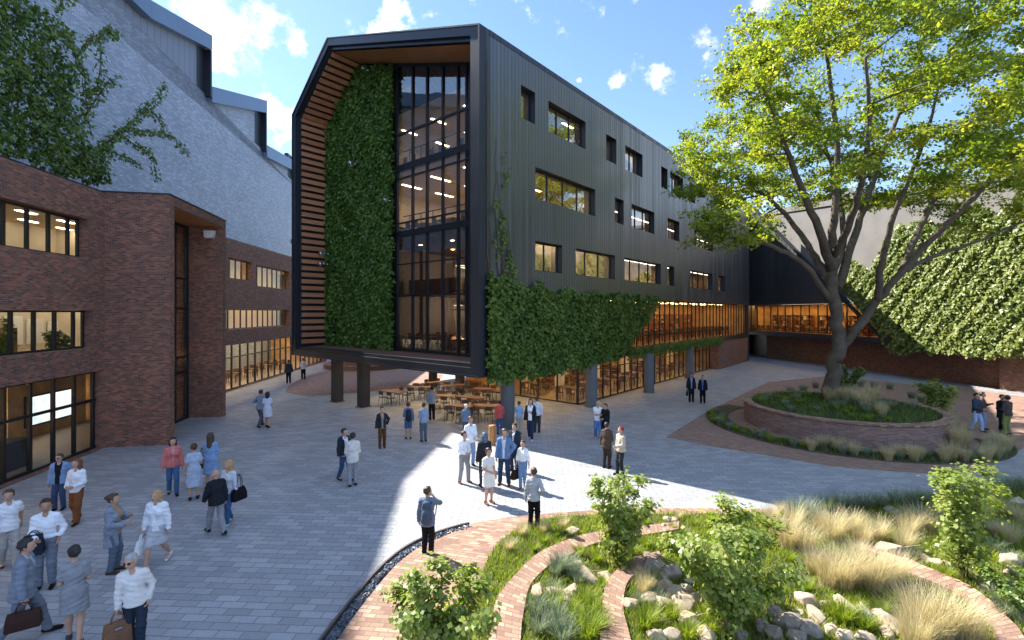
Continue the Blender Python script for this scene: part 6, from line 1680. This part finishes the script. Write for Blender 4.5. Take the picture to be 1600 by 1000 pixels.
person(1566, 616, 677, 40, 'person in a black coat at the right edge of the plaza', '2c2e33', ('straight', '1a1b1f'), 'black', arms=('waist', 'waist'), legs='stand', jacket=('222429', .7, 0))
person(1574, 617, 679, -130, 'person in a dark top and olive green trousers at the right edge of the plaza', '4a4640', ('straight', '7d8452'), 'black', arms=('waist', 'waist'), legs='stand')

bag('leather_bag', 'dark brown leather work bag held by the man in the grey suit', pC['kn'][1] + Vector((0, 0, .01)), pC['th'] + R(90), .46, .30, .16, '3d2a24', .15, 'brief')
bag('leather_bag', 'tan brown leather bag held by the grey haired man', pE['kn'][1] + Vector((0, 0, .01)), pE['th'] + R(20), .38, .42, .16, '7b5a45', .13, 'brief')
bag('shopping_bag', 'larger white paper shopping bag held by the blond walking woman', pI['kn'][1] + Vector((0, 0, .01)), pI['th'] + R(75), .36, .32, .1, 'f0f0ee', .12)
bag('shopping_bag', 'smaller white paper shopping bag behind the larger one of the blond woman', pI['kn'][1] + Vector((.12, .14, .01)), pI['th'] + R(70), .26, .24, .09, 'e2e2e0', .12)
bag('shoulder_bag', 'black slouchy shoulder bag of the blond woman in the pale sweater', pN['mw'] @ Vector((.26 * pN['s'], .08, 1.34)), pN['th'] + R(80), .40, .34, .16, '14151a', .36)
bag('shoulder_bag', 'dark brown shoulder bag of the woman in the denim blue dress', pL['mw'] @ Vector((.24 * pL['s'], .0, 1.36)), pL['th'] + R(85), .30, .26, .12, '4a3426', .38)
bag('handbag', 'dark brown handbag held by the woman in the white top', pT['kn'][1] + Vector((0, 0, .01)), pT['th'] + R(60), .36, .30, .14, '33241c', .13)
bag('briefcase', 'black briefcase of the distant man in the navy coat', pV['kn'][1] + Vector((0, 0, .01)), pV['th'] + R(80), .42, .32, .12, '101114', .1, 'brief')
bag('folded_jacket', 'dark blue grey jacket draped over the arm of the bearded man', pB['wr'][1] + Vector((-.10, .05, .13)), pB['th'], .34, .40, .22, '262c38', .06, cat='jacket')
backpack(pP, 'black backpack on the man in the dark jacket and jeans', '1c212b')
backpack(pQ, 'dark backpack on the person with denim shorts', '2b303b')
backpack(pU, 'slate grey backpack slung on the man by the curved edging', '4d5768', -.05)

# ---------------------------------------------------------------- café furniture under the raised block
def chair_proto():
    root = empty('cafe_chair', (0, 0, 0)); fr = Frame((0, 0), (1, 0))
    m = MB(); m.box(fr, -.21, .21, -.21, .21, .44, .47); m.build('seat', M['blacksteel'], root, True, .008)
    m = MB(); pts = [Vector((-.21, .2, .62)), Vector((-.13, .24, .64)), Vector((0, .255, .645)), Vector((.13, .24, .64)), Vector((.21, .2, .62))]
    for a, b in zip(pts[:-1], pts[1:]): m.bar(a + Vector((0, 0, .12)), b + Vector((0, 0, .12)), .018, .22)
    m.build('backrest', M['darkwood'], root, True)
    for sx in (-1, 1):
        m = MB(); m.tube([(sx * .19, -.19, .44), (sx * .22, -.22, 0)], [.014, .012], 6); m.build('leg', M['blacksteel'], root, True)
        m = MB(); m.tube([(sx * .19, .2, .84), (sx * .19, .19, .44), (sx * .22, .24, 0)], [.013, .014, .012], 6); m.build('leg', M['blacksteel'], root, True)
    return root
def table_proto(mat):
    root = empty('cafe_table', (0, 0, 0)); fr = Frame((0, 0), (1, 0))
    m = MB(); m.box(fr, -.75, .75, -.42, .42, .72, .76); m.build('tabletop', M[mat], root, True, .01)
    for sx in (-1, 1):
        for sy in (-1, 1):
            m = MB(); m.tube([(sx * .68, sy * .36, .72), (sx * .72, sy * .38, 0)], [.022, .016], 6); m.build('leg', M['blacksteel'], root, True)
    return root
def dup(root, loc, rz, label=None, group=None):
    r_ = root.copy(); COL.objects.link(r_); r_.location = loc; r_.rotation_euler = (0, 0, rz)
    if label: r_['label'] = label
    if group: r_['group'] = group
    for ch in root.children:
        c = ch.copy(); COL.objects.link(c); c.parent = r_
    return r_
bpy.context.view_layer.update()
ch0 = chair_proto(); tb0 = table_proto('deck'); bpy.context.view_layer.update()
tag(ch0, 'black café chair with a curved timber back at a table under the raised block', 'chair', 'café chairs under the raised block')
tag(tb0, 'timber topped café table under the raised block', 'table', 'café tables under the raised block')
first = True
rr = random.Random(31)
for ti, (u, v, a) in enumerate(((617, 630, .2), (692, 637, .5), (708, 619, .9), (740, 640, .1), (757, 625, .4), (683, 613, 1.2), (722, 655, .3), (655, 622, .7), (735, 612, .1), (760, 655, .6))):
    p = G(u, v); rz = R(-40) + a
    if ti == 0: tb = tb0; tb.location = p; tb.rotation_euler = (0, 0, rz)
    else: tb = dup(tb0, p, rz)
    for k in range(4):
        lx = -.38 if k % 2 else .38; sy = -1 if k < 2 else 1; jit = rr.uniform(-.08, .08)
        loc = p + Matrix.Rotation(rz, 3, 'Z') @ Vector((lx + jit, sy * (.62 + rr.uniform(0, .15)), 0)); rot = rz + (0 if sy > 0 else math.pi) + rr.uniform(-.35, .35)
        if first: ch0.location = loc; ch0.rotation_euler = (0, 0, rot); first = False
        else: dup(ch0, loc, rot)
m = MB(); p = G(769, 695); m.lathe([(.001, 0), (.14, 0), (.15, .02), (.15, .8), (.145, .84), (.1, .87), (.001, .875)], p, 28); tag(m.build('coat_standin', M['wood']), 'orange brown timber post standing in for a long coat before the round column', 'stand-in')  # plain post placed where someone's long brown coat stands

# ---------------------------------------------------------------- spherical wall spotlights and cameras
def spot(u, v, plane_b, fr, label, out, r=.16, arm=.45):
    a, z = fr.px(u, v, plane_b); p = fr.P(a, plane_b, z); root = empty('wall_spotlight', p); tag(root, label, 'spotlight'); o = Vector(out).normalized()
    c = p + o * arm
    m = MB(); m.lathe([(r * math.sin(t), -r * math.cos(t)) for t in np.linspace(.02, 3.12, 14)], c, 18); m.build('globe', M['globe'], root)
    m = MB(); m.lathe([(r * .55 * math.sin(t), -r * .55 * math.cos(t)) for t in np.linspace(.02, 3.12, 8)], c, 12); m.build('lamp_head', M['chrome'], root)
    m = MB(); m.tube([p, p + o * arm * .5 + Vector((0, 0, .06)), c], [.035, .028, .03], 8); m.lathe([(.001, -.03), (.09, -.03), (.09, .03), (.001, .03)], p, 12); m.build('arm', M['chrome'], root)
bdir = -Vector((MBF.d.x, MBF.d.y, 0)); edir = Vector((MBF.e.x, MBF.e.y, 0))
spot(463, 377, 0, Frame(MBF.P(-.2, 0, 0), MBF.e), 'glass globe spotlight on a short arm at the left edge of the black frame', edir + Vector((0, 0, .1)), .2, .55)
spot(513, 397, .5, GWF, 'upper of the paired globe spotlights beside the timber slats', bdir + edir * .3, .2, .5)
spot(512, 413, .5, GWF, 'lower of the paired globe spotlights beside the timber slats', bdir + edir * .3, .2, .5)
spot(555, 257, .4, GWF, 'globe spotlight in the middle of the green wall', bdir, .2, .35)
spot(575, 110, .4, GWF, 'small globe spotlight near the top of the green wall', bdir, .15, .35)
spot(609, 314, .4, GWF, 'small globe spotlight at the glass edge of the green wall', bdir, .15, .35)
pc = PF.px(336, 361, 0); q_ = PF.P(PL - TK - .02, .55, pc[1])
lamp = empty('floodlight', q_); tag(lamp, 'white floodlight housing under the soffit of the brick portal', 'floodlight')
fb = Frame((q_.x, q_.y), (PF.d.x, PF.d.y))
m = MB(); c = [fb.P(-.45, -.2, q_.z - .28), fb.P(-.1, -.18, q_.z - .28), fb.P(-.1, .18, q_.z - .28), fb.P(-.45, .2, q_.z - .28), fb.P(-.38, -.28, q_.z + .12), fb.P(-.06, -.26, q_.z + .12), fb.P(-.06, .26, q_.z + .12), fb.P(-.38, .28, q_.z + .12)]
m.hexa(c); m.build('housing', M['white'], lamp, bevel=.03)
m = MB(); m.bar(fb.P(-.12, 0, q_.z), fb.P(0.02, 0, q_.z + .05), .06, .06); m.build('bracket', M['chrome'], lamp)
